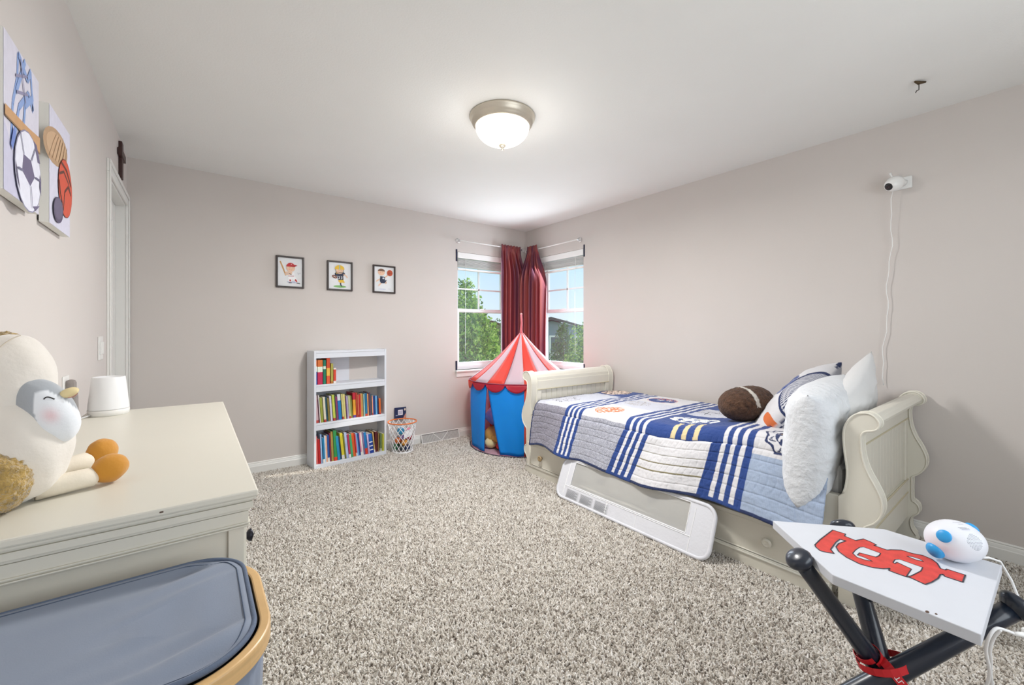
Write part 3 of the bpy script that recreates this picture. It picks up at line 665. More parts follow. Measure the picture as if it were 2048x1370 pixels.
# under-bed drawer unit
m = M(); XD = 2.222; Y0, Y1 = .592, 2.682
m.box((XD + .014, Y0, .012), (3.15, Y1, .250)); m.box((XD - .004, Y0 - .003, .0), (XD + .02, Y1, .058)); m.box((XD, Y0, .236), (XD + .014, Y1, .254))
for ya, yb in ((Y0, Y0 + .03), (1.652, 1.682), (Y1 - .03, Y1)): m.box((XD, ya, .058), (XD + .014, yb, .236))
obj('drawer_case', m, cream_m, bed, bevel=.002)
obj('case_molding', M().tube([(XD - .004, Y0, .062), (XD - .004, Y1, .062)], .006, 8).tube([(XD - .001, Y0, .070), (XD - .001, Y1, .070)], .004, 8), cream_m, bed, smooth=True)
for (ya, yb), kn in (((Y0 + .032, 1.650), ((.841, cream_m, 'cream knob'), (1.481, 0, 'grey knob'))), ((1.684, Y1 - .032), ((1.88, 0, 'grey knob'), (2.506, mat('bare_wood_knob', '#a8906c', .5, var=.1, vs=60), 'bare wood knob')))):
    m = M(); m.box((XD + .006, ya, .078), (XD + .02, yb, .234))
    d_ = obj('drawer', m, cream_m, bed, bevel=.002)
    m = M()
    for p, q_ in (((ya, .078), (yb, .078)), ((ya, .234), (yb, .234)), ((ya, .078), (ya, .234)), ((yb, .078), (yb, .234))): m.tube([(XD + .004, p[0], p[1]), (XD + .004, q_[0], q_[1])], .004, 6)
    obj('drawer_bead', m, cream_m, d_, smooth=True)
    for yk, km, lb in kn:
        km = km or mat('grey_knob', '#8b8780', .4, .3)
        k_ = obj('knob', M().lathe([(.010, 0), (.010, .012), (.020, .016), (.023, .022), (.021, .028), (.012, .031), (.011, .029), (.002, .033)], 20, look((XD + .006, yk, .156), (0, 1, 0), (0, 0, -1))), km, d_, smooth=True); k_['label'] = lb
# mattress
mt_m = mat('white_sheet', '#ecedee', .8, bump=.35, bs=9, bdist=.02)
mt = obj('mattress', M().box((2.30, .575, .43), (3.225, 2.61, .585)), mt_m, bevel=.03)
tag(mt, 'white sheeted mattress lying in the sleigh bed under the quilt', 'mattress')

# quilt
NAVY = lin('#1f3f82'); OFF = lin('#d9d8db'); GREY = lin('#9d9ca6'); LGREY = lin('#c9cad4'); BLUEG = lin('#a3b2ca'); OR = lin('#d5713f'); YEL = lin('#d9c79a'); OLV = lin('#8b8360'); DN = lin('#22305a')
def topz(Y): return .612 + .055 * sm(1.45, .95, Y) - .012 * sm(2.50, 2.62, Y)
FOLD = .90; HANG0 = 1.0; SM = 1.325
def quilt_pos(Y, s):
    e = sm(.74, .60, Y); z0 = topz(Y)
    pu = .006 * nz(Y * 5, s * 5) + .004 * nz(Y * 14, s * 14)
    r = .075
    if s < FOLD: x = 3.225 - s; z = z0 + pu; yy = Y
    elif s < FOLD + r * pi / 2:
        a = (s - FOLD) / r; x = 3.225 - FOLD - r * sin(a); z = z0 - r * (1 - cos(a)) + pu; yy = Y
    else:
        h = s - FOLD - r * pi / 2; x = 3.225 - FOLD - r - .012 - h * .30 - .012 * sin(Y * 9 + 1) * h / .3; z = z0 - r - h * .955 ; yy = Y
        fr = h / .3
        yy = Y + fr * .075 * sm(.75, 1.3, Y) * (1 - sm(1.9, 2.2, Y)) - fr * .05 * exp(-((Y - 2.12) / .10) ** 2) * 0
        yy += fr * .03 * sm(2.4, 2.62, Y) * -1
        x -= fr * .03 * sin(Y * 14 + 2) * .5 + .030 * fr * sm(.80, .62, Y) - .02 * fr * sm(2.3, 2.6, Y)
        z += .03 * fr * sm(1.0, 2.6, Y) - .035 * sm(.9, .65, Y) * fr + .006 * sin(Y * 11) * fr
        x += pu * 1.2
    return (x, yy, z)
def qcol(Y, s):
    # bands of navy with three white stripes
    for a, b_ in ((2.265, 2.095), (1.705, 1.52), (1.105, .915)):
        if b_ < Y < a:
            t = (a - Y) / (a - b_); k = int(t * 10)
            f = t * 10
            for c in (2.0, 4.6, 7.2):
                if c - .1 < f < c + 1.05: return (OFF if s < SM - .02 else NAVY)
            return NAVY
    if s > SM - .014 or Y > 2.612: return DN
    wob = .004 * nz(Y * 20, s * 20)
    X = 3.225 - s
    def chev(base_, d, f=.5):
        t = .5 + .5 * nz(Y * 160, s * 90); t2 = .5 + .5 * sin(Y * 520 + 2.2 * sin(s * 300))
        k = (.25 * t + .25 * t2 + .5 * random.random()) * f; return [base_[i] * (1 - k) + d[i] * k for i in range(3)] + [1]
    def inel(cx, cy, rx, ry): return ((X - cx) / rx) ** 2 + ((Y - cy) / ry) ** 2
    def scrib(base_, ink, sc=60, th=.08):
        v = nz(X * sc, Y * sc * .6, 3.3); return ink if abs(v) < th else base_
    if Y > 2.265:                                          # foot column
        if s > .955: return chev(lin('#b4b2c0'), lin('#3e3b48'), 1)
        if s > .30:
            if inel(2.47, 2.47, .13, .11) < 1: return scrib(LGREY, lin('#6a6a74'), 45, .07)
            return chev(lin('#d4d6e0'), lin('#9fa2b4'), .5)
        if inel(3.12, 2.46, .16, .13) < 1: return scrib(lin('#f0d9c8'), lin('#4a3430'), 50, .16)
        return NAVY
    if Y > 1.705:                                          # second column
        if s > .985: return chev(lin('#cfd1dc'), lin('#5a5c6c'), 1)
        if s > .63:
            e = inel(2.40, 1.955, .115, .10)
            if e < 1: return OR if nz(X * 70, Y * 45, 1.1) > -.12 else lin('#efe3dc')
            return OFF
        if s > .33:
            if inel(2.77, 1.98, .10, .10) < 1: return scrib(LGREY, lin('#8c7f72'), 45, .08)
            if inel(2.80, 2.04, .018, .016) < 1: return lin('#c03a34')
            return chev(lin('#d4d6e0'), lin('#a7aabb'), .5)
        e = inel(3.05, 1.94, .115, .12)
        if e < 1:
            if e > .86: return OR if e > .93 else OFF
            dx, dy = X - 3.05, Y - 1.94; 
            for sx, sy, sr in ((0, .02, .034), (.035, -.04, .026)):
                a = math.atan2(dy - sy, dx - sx); rr = sqrt((dx - sx) ** 2 + (dy - sy) ** 2)
                if rr < sr * (.62 + .38 * cos(5 * a)): return OFF
            if dx > .03 and nz(X * 80, Y * 80) > .1: return OR
            return NAVY
        return OFF
    if Y > 1.105:                                          # third column
        if s > 1.015:
            if 1.125 < Y < 1.69:
                for c in (1.115, 1.165, 1.215):
                    if abs(s - c) < .0028: return OLV
                return OFF
            return NAVY
        if s > .55:
            for c in (1.245, 1.315, 1.385):
                if abs(Y - c + .02 * sin((s - .8) * 9)) < .015 and .84 < s < 1.008: return YEL
            if inel(2.50, 1.37, .085, .16) < 1 and nz(X * 28, Y * 28, 5) > -.2: return scrib(lin('#e9ecee'), lin('#7f8478'), 40, .06)
            return NAVY
        if s > .24:
            if inel(2.87, 1.42, .10, .13) < 1: return scrib(LGREY, lin('#343a4a'), 28, .06)
            return chev(lin('#d4d6e0'), lin('#9fa2b4'), .5)
        return NAVY
    # head column
    if s > 1.04 : 
        k = .10 * (.5 + .5 * sin(Y * 900)); return [BLUEG[i] * (1 - k) for i in range(3)] + [1]
    # medallion with letters
    cx, cy = .905, .752                                    # in (s, Y)
    ds, dy = s - cx, Y - cy; rr = sqrt(ds * ds + dy * dy); a = math.atan2(dy, ds)
    R0 = .128 + .006 * cos(a * 12)
    if R0 - .012 < rr < R0: return DN
    if .078 < rr < .085: return DN
    if rr < .078:
        if nz(ds * 30, dy * 30, 9) > -.15:
            for k in range(4):
                aa = k * 1.3 + .4; sx, sy = .055 * cos(aa), .055 * sin(aa); r2 = sqrt((ds - sx) ** 2 + (dy - sy) ** 2)
                if r2 < .014 * (.6 + .4 * cos(5 * math.atan2(dy - sy, ds - sx))): return lin('#e0b45a')
            return DN
        return OFF
    if .092 < rr < .116:
        k = (a * 9 / (2 * pi)) % 1; q_ = (rr - .092) / .024
        if int((a * 9 / (2 * pi)) // 1) % 2 == 0:           # an H
            if .25 < k < .33 or .62 < k < .70 or (.33 < k < .62 and .42 < q_ < .58): return DN
        else:                                               # an A
            if abs(k - (.5 - .22 * (1 - q_))) < .045 or abs(k - (.5 + .22 * (1 - q_))) < .045 or (.35 < q_ < .5 and .38 < k < .62): return DN
    return OFF
nu, nv = 620, 380
Yt = lambda i: 2.622 - i * (2.622 - .60)
qm = mat('patchwork_quilt_cloth', '#ffffff', .85, attr='Col', sheen=.15, bump=.7, bs=38, bdist=.006, tex='noise')
m = M(); mg = []
for j in range(nv):
    s = SM * j / (nv - 1)
    for i in range(nu):
        Y = Yt(i / (nu - 1))
        m.v.append(quilt_pos(Y, s)); mg.append((Y, s))
for j in range(nv - 1):
    for i in range(nu - 1):
        a = j * nu + i; m.f.append((a, a + nu, a + nu + 1, a + 1)); m.i.append(0)
# quilted puffs: stitched lines sink
for k, (Y, s) in enumerate(mg):
    x, y, z = m.v[k]
    if Y > 2.265 or Y < .915 or s > .98: d = -(.0035 if s > FOLD else .0012) * exp(-(((s * 1000) % 52 - 26) / 3.5) ** 2) - (.0018 if s > FOLD else .0005) * exp(-(((Y * 1000 + 9 * sin(s * 40)) % 34 - 17) / 3) ** 2)
    else: d = -(.0022 if s > FOLD else .0006) * exp(-(((s * 1000 + 6 * sin(Y * 50)) % 40 - 20) / 4) ** 2)
    d += .0016 * nz(Y * 60, s * 60)
    if s < FOLD: z += d
    else: x -= d
    m.v[k] = (x, y, z)
qo = obj('patchwork_quilt', m, qm, smooth=True, solid=.008)
me = qo.data; ca = me.color_attributes.new('Col', 'FLOAT_COLOR', 'POINT'); buf = []
for Y, s in mg:
    c = qcol(Y, s); buf += [c[0], c[1], c[2], 1]
ca.data.foreach_set('color', buf)
tag(qo, 'patchwork quilt in navy, white and grey with sports patches, spread over the bed', 'quilt')

# bed guard rail (folded down)
gr = thing('bed_guard_rail', 'white mesh toddler guard rail folded down in front of the bed drawers', 'bed rail', (2.07, 1.6, 0))
gcl = mat('white_guard_fabric', '#dadbe1', .8, bump=.3, bs=60)
def G(u, v, o_=0):                                          # u along Y (0 = foot end), v 0 bottom .. 1 top
    return (2.065 + .105 * v - o_, 2.17 - u * (2.17 - 1.06), .012 + .245 * v)
def rr_pts(u0, u1, v0, v1, ru, rv, n_=6):
    out = []
    for cx, cy, a0 in ((u1 - ru, v1 - rv, 0), (u0 + ru, v1 - rv, pi / 2), (u0 + ru, v0 + rv, pi), (u1 - ru, v0 + rv, 1.5 * pi)):
        for k in range(n_ + 1): a = a0 + pi / 2 * k / n_; out.append((cx + ru * cos(a), cy + rv * sin(a)))
    return out
outer = rr_pts(0, 1, 0, 1, .055, .22); inner = rr_pts(.10, .875, .36, .97, .004, .015)
m = M(); no = len(outer)
vs = [G(u, v, .006) for u, v in outer] + [G(u, v, .006) for u, v in inner] + [G(u, v, -.006) for u, v in outer] + [G(u, v, -.006) for u, v in inner]
fs = []
for k in range(no):
    k2 = (k + 1) % no
    fs += [(k, k2, no + k2, no + k), (2 * no + k, 3 * no + k, 3 * no + k2, 2 * no + k2), (k, 2 * no + k, 2 * no + k2, k2), (no + k, no + k2, 3 * no + k2, 3 * no + k)]
m.add(vs, fs); obj('fabric_border', m, gcl, gr)
obj('padded_tube', M().tube([G(u, v) for u, v in outer], .011, 8, closed=True), gcl, gr, smooth=True)
obj('mesh_panel', M().add([G(u, v, 0) for u, v in inner], [tuple(range(no))]), seethrough('guard_mesh', '#f2f2f0', .42, .8), gr)
obj('seam', M().tube([G(u, v, .007) for u, v in inner], .0022, 5, closed=True).tube([G(.06, .94, .007), G(.06, .12, .007)], .002, 5).tube([G(.905, .9, .007), G(.90, .04, .007)], .002, 5).tube([G(.06, .33, .007), G(.90, .33, .007)], .002, 5).tube([G(.40, .32, .007), G(.40, .03, .007)], .003, 5).tube([G(.60, .32, .007), G(.60, .03, .007)], .0015, 5), mat('seam_white', '#f7f7f8', .7), gr)
for k in range(3):
    u0 = .085 + k * .115
    a = Art(G(u0, .06, .0075), Vector(G(u0 + .10, .06)) - Vector(G(u0, .06)), Vector(G(u0, .27)) - Vector(G(u0, .06)), (-1, 0, .3))
    a.poly([(0, 0), (1, 0), (1, 1), (0, 1)], '#c9cacf')
    for r in range(9): a.line([(.06, .92 - r * .1), (.94 - .2 * ((r * 7 + k) % 3 == 0), .92 - r * .1)], .045, '#8e9096')
    a.done('warning_label', gr)

# pillows
def pillow(name, label, T4, w_, h, t, mt_, colf=None, n_=44, wr=.004, seed=0, pinch=.07, cat='pillow', group='pillows piled at the head of the bed', power=3, warp=None):
    m = M()
    for sd_ in (1, -1):
        def fn(i, j, sd_=sd_):
            u, v = i * 2 - 1, j * 2 - 1
            x = w_ / 2 * u * (1 - pinch * (1 - v * v)); y = h / 2 * v * (1 - pinch * (1 - u * u))
            z = sd_ * t / 2 * sqrt(max(0, (1 - abs(u) ** power) * (1 - abs(v) ** power))) 
            e = min(1, 4 * (1 - max(abs(u), abs(v))))
            z += e * (wr * 2.2 * nz(u * 2.2 + seed, v * 2.2, sd_) + wr * nz(u * 6 + seed, v * 6, sd_ * 2))
            P_ = T4 @ Vector((x, y, z)); return warp(P_) if warp else P_
        m.grid(n_, n_, fn)
    # weld edges
    o = obj(name, m, mt_, smooth=True)
    me = o.data; import bmesh
    bm = bmesh.new(); bm.from_mesh(me); bmesh.ops.remove_doubles(bm, verts=bm.verts, dist=.0004); bmesh.ops.recalc_face_normals(bm, faces=bm.faces); bm.to_mesh(me); bm.free()
    if colf:
        inv = T4.inverted(); paint(o, lambda p: colf(inv @ p))
    return tag(o, label, cat, group)
quilted = mat('white_quilted_cotton', '#dfe2e6', .85, bump=1.0, bs=34, bdist=.008)
plainw = mat('white_pillow_cotton', '#e0e0e0', .8, bump=.25, bs=8, bdist=.02)
# rear plain pillow against the headboard
T4 = look((2.725, .640, .752), (1, 0, .32), (-.34, -.16, 1))
p1 = pillow('pillow', 'plain white pillow standing behind the others against the headboard, one corner up', T4, .70, .46, .15, plainw, seed=4, wr=.006)
# big white sham, front, drooping over the mattress edge
def droop(p):
    t = sm(2.50, 2.22, p.x); q_ = p.copy(); q_.z -= .105 * t * (1 - .75 * sm(.6, .95, p.z)); q_.y -= .02 * t; q_.x -= .065 * t; return q_
T4 = look((2.530, .705, .722), (1, .03, .03), (0, -.10, 1))
p2 = pillow('quilted_pillow', 'large white quilted pillow slumped over the front edge of the bed', T4, .62, .44, .235, quilted, seed=9, wr=.010, n_=70, pinch=.02, power=5, warp=droop)
# patterned sham
def pcol(p):
    u, v = p.x / .335, p.y / .225
    e = max(abs(u) * 1.0, abs(v))
    if abs(p.z) < .012 and e > .93: return list(DN)
    if p.z < -.006:                                         # back in ticking stripes
        return list(DN if (p.x * 95 + .6 * sin(p.y * 18)) % 1 < .42 else lin('#cfd0d6'))
    if e > .955: return list(DN)
    kk = .10 + .60 * (1 - u) - v
    if -.07 < kk < 0: return list(DN)
    if kk <= -.07: return list(DN if (p.x * 95 + .5 * sin(p.y * 18)) % 1 < .42 else lin('#cfd0d6'))
    if e > .985: return list(DN if ((p.x if abs(v) > abs(u) else p.y) * 130) % 1 < .45 else lin('#d9dae0'))
    if (u - .12) ** 2 / .14 + (v - .28) ** 2 / .10 < 1:
        if abs((u * 1.3 + v) % .22 - .11) < .015: return list(OFF)
        return list(NAVY)
    if (u - .88) ** 2 + (v + .22) ** 2 < .014: return list(OR)
    if u < -.2 and abs(v - .2 - .6 * u) < .03: return list(lin('#8fa6d2'))
    return list(OFF)
T4 = look((2.765, .890, .775), (-.93, -.05, -.18), (.02, -.66, .75))
p3 = pillow('patchwork_pillow', 'patterned pillow with navy piping and ticking stripes between football and white pillow', T4, .68, .44, .21, mat('sham_cloth', '#ffffff', .85, attr='Col', bump=.5, bs=45, bdist=.005), pcol, n_=230, seed=2, pinch=.09)
# football cushion
fb = thing('football_cushion', 'brown plush football cushion with a white band lying on the quilt', 'cushion', (2.62, 1.10, .66))
axis = Vector((.86, -.42, .10)).normalized()
fur = mat('brown_plush_fur', '#6d5242', 1, bump=1, bs=140, bdist=.012, attr='Col', sheen=.08)
Tf = look((2.60, 1.10, .758), axis, Vector((0, 0, 1)))
m = M()
def ffn(i, j):
    a = -1 + 2 * j; th = 2 * pi * i
    r = .115 * max(.0, 1 - abs(a) ** 2.6) ** .5
    r *= 1 + .05 * nz(cos(th) * 8, sin(th) * 8, a * 12) + .035 * nz(cos(th) * 25, sin(th) * 25, a * 40)
    return Tf @ Vector((a * .165, r * cos(th) * .86, r * sin(th)))
m.grid(96, 60, ffn, closed_u=True)
fo = obj('fur_body', m, fur, fb, smooth=True)
cA, cB, cW = lin('#6e4e3a'), lin('#2c1c14'), lin('#dbd5cc')
ti = (Matrix.Translation(-Vector(fb.location)) @ Tf).inverted()
def fcol(p):
    q_ = ti @ p; 
    if abs(q_.x + .015) < .012 and q_.y > .0: return list(cW)
    k = .5 + .5 * nz(p.x * 60, p.y * 60, p.z * 60); return [cA[i] * k + cB[i] * (1 - k) for i in range(3)] + [1]
paint(fo, fcol)

# ------------------------------------------------------------------ play tent
TC = Vector((2.745, 3.415, 0)); Fd = Vector((.6262, .7797, 0)); Rt = Vector((.7797, -.6262, 0)); RZ = .685
tent = thing('play_tent', 'round red and white striped circus play tent with blue door curtains', 'tent', tuple(TC))
def TP(phi, r, z): return TC + (-Fd * cos(phi) + Rt * sin(phi)) * r + Vector((0, 0, z))
red_f = fabric('tent_red_cloth', '#ff6250', .5, .45, bump=.15, bs=12); wht_f = fabric('tent_white_cloth', '#faecf2', .6, .45, bump=.15, bs=12)
blu_f = fabric('tent_blue_cloth', '#18a8ff', .4, .5, bump=.2, bs=10); crim_f = fabric('tent_crimson_cloth', '#c8263f', .35, .5, bump=.1); pip = mat('tent_dark_piping', '#8e2f48', .6)
npipe = mat('tent_navy_piping', '#1e3f8c', .6)
R1 = .548; ZA = 1.165
for k in range(18):
    a0 = radians(-57 + 20 * k - 20 + 0); a1 = a0 + radians(20)
    def fn(i, j, a0=a0, a1=a1):
        r = R1 * (1 - j) + .018 * j; sag = -.035 * sin(pi * j) * (1)
        z = RZ + (ZA - RZ) * j + sag; ph = a0 + (a1 - a0) * i
        return TP(ph, r - .010 * sin(pi * i) * (1 - j), z)
    p_ = obj('roof_panel', M().grid(5, 12, fn), red_f if k % 2 == 0 else wht_f, tent, smooth=True, solid=.0015)
    if k % 3 == 0:
        obj('seam_piping', M().tube([fn(0, j / 11) for j in range(12)], .003, 5), pip, p_)
obj('rim_piping', M().tube([TP(radians(6 * k), R1, RZ) for k in range(60)], .005, 6, closed=True), pip, tent)
obj('pole_sleeve', M().tube([TP(0, 0, 1.13), TP(0, .01, 1.20), TP(.5, .012, 1.27), TP(.6, .0, 1.36)], [.020, .012, .009, .009], 10), fabric('tent_pink_sleeve', '#e8808a', .2), tent, smooth=True)
obj('sleeve_tip', M().ball(TP(.6, 0, 1.365), .012, 12, 8), mat('tip_pink', '#e2a0a0', .5), tent)
# walls: side panels
RB = .525
wallcols = []
for k in range(18):
    c0 = -57 + 20 * k; mid = (c0 + 10 + 180) % 360 - 180
    if -78 < mid < 8: continue
    a0, a1 = radians(c0), radians(c0 + 20)
    def fn(i, j, a0=a0, a1=a1): return TP(a0 + (a1 - a0) * i, RB + (R1 - RB) * j - .004 * sin(pi * i), .012 + (RZ - .012) * j)
    p_ = obj('wall_panel', M().grid(5, 4, fn), fabric('tent_orange_red_cloth', '#ff7058', .6, .45) if k % 2 == 1 else wht_f, tent, smooth=True, solid=.0015)
    if k % 3 == 1: obj('seam_piping', M().tube([fn(0, 0), fn(0, 1)], .003, 5), pip, p_)
# two blue door curtains
def door(a0t, a1t, a0b, a1b, zb0, zb1, wv):
    def fn(i, j):
        zt = RZ - .012; zb = zb0 + (zb1 - zb0) * i; k = j
        ph = radians((a0t + (a1t - a0t) * i) * (1 - k) + (a0b + (a1b - a0b) * i) * k)
        r = RB + .012 - .018 * k + .008 * sin(i * 9 + wv) * k + .02 * sin(pi * k) * .4
        return TP(ph, r, zt + (zb - zt) * k)
    o = obj('door_curtain', M().grid(18, 20, fn), blu_f, tent, smooth=True, solid=.002)
    ed = [fn(0, j / 19) for j in range(20)] + [fn(i / 17, 1) for i in range(18)] + [fn(1, 1 - j / 19) for j in range(20)]
    obj('edge_piping', M().tube(ed, .0028, 5), npipe, o)
door(-74, -37.5, -76, -43, .03, .02, 0); door(-37, 4, -22, 6, .02, .012, 2)
for a0, a1 in ((-78, -60), (-60, -38), (-38, -15.5), (-15.5, 6.5)):
    poly_ = []
    def fn(i, j, a0=a0, a1=a1):
        d = .075 * (j) * (sin(pi * i) ** .6 if a1 - a0 > 7 else (1 - .4 * i))
        return TP(radians(a0 + (a1 - a0) * i), RB + .022 + .012 * j, RZ - .004 - d)
    obj('valance_scallop', M().grid(14, 5, fn), crim_f if a0 > -70 else fabric('tent_orange_red_cloth', '#f4654e'), tent, smooth=True, solid=.0015)
obj('tent_floor', M().lathe([(RB + .01, .002), (RB + .01, .010), (.001, .010)], 48, Matrix.Translation(TC)), mat('tent_mauve_floor', '#b99aa8', .6), tent)
obj('floor_binding', M().tube([TP(radians(6 * k), RB + .01, .008) for k in range(60)], .006, 6, closed=True), mat('dark_binding', '#3a3440', .7), tent)
# toys inside the tent, seen in the door gap
def TIN(l_, f_, z): return TC + Rt * l_ - Fd * f_ + Vector((0, 0, z))
def lump(c, r, n_=18, k=.12, sd_=0):
    m = M(); m.ball((0, 0, 0), 1, n_, n_ // 2 + 2)
    m.v = [tuple(Vector(c) + Vector((v[0] * r[0], v[1] * r[1], v[2] * r[2])) * (1 + k * nz(v[0] * 2 + sd_, v[1] * 2, v[2] * 2))) for v in m.v]; return m
c_ = TIN(-.24, .16, .125); o = thing('plush_bear', 'golden plush toy lying in the tent behind the door gap', 'plush toy', (c_.x, c_.y, .01), 'soft toys in the tent')
gp = mat('golden_plush', '#d9a552', .95, bump=.8, bs=90); obj('torso', lump(c_, (.14, .14, .10)), gp, o, smooth=True)
obj('limb', lump(c_ + Vector((-.08, -.09, .0)), (.055, .05, .04), sd_=3), gp, o, smooth=True); obj('limb', lump(c_ + Vector((.06, -.12, -.03)), (.05, .06, .045), sd_=6), gp, o, smooth=True)
c_ = TIN(-.19, .30, .055); o = obj('red_plush_toy', lump(c_, (.065, .05, .04), sd_=2), mat('red_plush', '#d63a30', .9, bump=.6, bs=80), smooth=True); tag(o, 'red soft toy on the tent floor in front of the golden one', 'plush toy', 'soft toys in the tent')
c_ = TIN(-.30, .25, .07); o = obj('yellow_cushion', lump(c_, (.07, .06, .05), sd_=5), mat('pale_yellow_cloth', '#e8d8a0', .9, bump=.4, bs=40), smooth=True); tag(o, 'pale yellow cushion low at the left of the tent opening', 'cushion', 'soft toys in the tent')
c_ = TIN(-.23, .08, .30); o = obj('lilac_blanket', lump(c_, (.15, .14, .10), 24, .3, 7), mat('lilac_cloth', '#b9b4d8', .85, bump=.4, bs=20), smooth=True); tag(o, 'crumpled pale lilac blanket heaped on the golden toy in the tent', 'blanket', 'soft toys in the tent')
c_ = TIN(-.20, .13, .42); o = thing('plush_doll', 'plush toy with pink, purple and blue patches on top of the heap in the tent', 'plush toy', (c_.x, c_.y, .3), 'soft toys in the tent')
obj('torso', lump(c_, (.07, .07, .055), sd_=3), mat('purple_plush', '#6a5aa8', .9, bump=.6, bs=80), o, smooth=True); obj('head', lump(c_ + Vector((-.01, -.02, .085)), (.06, .055, .05), sd_=9), mat('pink_plush', '#e8a8a8', .9, bump=.6, bs=80), o, smooth=True)
obj('limb', M().tube([c_ + Vector((.02, -.06, 0)), c_ + Vector((.03, -.09, -.06)), c_ + Vector((.035, -.08, -.13))], [.028, .024, .018], 10), mat('rust_plush', '#b0543c', .9), o, smooth=True)

# ------------------------------------------------------------------ bookshelf
BS = Vector((.807, 3.822, 0)); RA = radians(5.2); wB, dB, hB = .655, .195, 1.015
bsm = mat('white_shelf_paint', '#dfe3ea', .35)
bk = thing('bookshelf', 'low white three-shelf bookcase full of children\'s books against the back wall', 'bookcase', tuple(BS), None, RA)
def lb(name, a, b_, par=bk, mt_=bsm, bevel=.0015): return obj(name, M().box(a, b_), mt_, par, world=False, bevel=bevel)
lb('side_panel', (0, 0, 0), (.018, dB, hB)); lb('side_panel', (wB - .018, 0, 0), (wB, dB, hB))
lb('back_panel', (.018, dB - .006, .03), (wB - .018, dB, hB - .004))
SH = [.037, .393, .724]
lb('top_board', (.018, .002, hB - .02), (wB - .018, dB - .006, hB - .002))
for z in SH: lb('shelf', (.018, .002, z - .018), (wB - .018, dB - .006, z))
for z in (hB - .0215, SH[1] - .0195, SH[2] - .0195): lb('apron', (.018, .0, z - .042), (wB - .018, .014, z))
lb('plinth', (.018, 0, 0), (wB - .018, .014, .0185))
page_m = mat('book_pages', '#e9e4d6', .8, bump=.3, bs=400)
BR = Matrix.Rotation(RA, 4, 'Z')
labels_used = {}
def book(shelf, z, x, w_, h, d, cols, lean, label, group, front=.012):
    """cols: bands bottom to top [(fraction, hex)]"""
    m = M(); mats = [page_m]; e = .0012
    m.box((e, .002, .003), (w_ - e, d - .003, h - .003), 0)
    z0 = 0
    for fr, c in cols:
        mm = mat('cover_' + c.strip('#'), c, .4, var=.05, vs=60)
        if mm not in mats: mats.append(mm)
        k = mats.index(mm); z1 = z0 + fr * h
        m.box((0, 0, z0), (w_, .002, z1), k); m.box((0, .002, z0), (e, d, z1), k); m.box((w_ - e, .002, z0), (w_, d, z1), k); z0 = z1
    o = bpy.data.objects.new('book', None)
    o = obj('book', m, mats)
    sh_ = Vector((x, front, z)); o.location = BS + (BR @ sh_)
    o.rotation_euler = (0, radians(lean), RA)
    # tiny title mark
    return tag(o, label, 'book', group)
def shelf_books(rows, z, px0, group, where, scale, x0):
    prev = None
    names = [r[0] for r in rows]
    for k, r in enumerate(rows):
        nm, cols, pxa, pxb, hh, lean = r
        u0 = ((px0 + pxa / scale) - 628) / 218 + x0; u1 = ((px0 + pxb / scale) - 628) / 218 + x0
        lf = 'left panel' if k == 0 else 'the %s' % names[k - 1]
        rt = 'right end' if k == len(rows) - 1 else 'the %s' % names[k + 1]
        lab = '%s book, %s shelf, between %s and %s' % (nm, where, lf, rt)
        u0 = max(u0, .0198); w_ = max(.006, (u1 - u0) * .93)
        x_ = u0 - (hh * sin(radians(abs(lean))) * 0)
        book(where, z + .0008, x_, w_, hh, .13 + .02 * random.random(), cols, lean, lab, group, .010 + .018 * random.random() if where != 'top' else .012)
random.seed(21)
def one(c): return [(1, c)]
TOPB = [('blue and orange spined', [(.18, '#4a6ab8'), (.34, '#3f55a8'), (.22, '#e9efe6'), (.26, '#d9762f')], 112, 216, .212, 0),
        ('crimson and orange spined', [(.5, '#c22550'), (.22, '#e6efdc'), (.28, '#d46f2e')], 232, 378, .212, 0),
        ('green', [(.62, '#1c7a5c'), (.12, '#d9e0d0'), (.26, '#187058')], 386, 462, .210, 0),
        ('tall orange and yellow', [(.3, '#e05a34'), (.3, '#e8b648'), (.4, '#cf4a22')], 478, 578, .228, 0),
        ('olive and lime', [(.12, '#b8762c'), (.88, '#a8a24a')], 596, 668, .175, 0),
        ('short red', [(.15, '#efe6e0'), (.75, '#d8452c'), (.1, '#efe6e0')], 676, 750, .135, 0)]
shelf_books(TOPB, SH[2], 620, 'books on the top shelf', 'top', 15.22, 0)
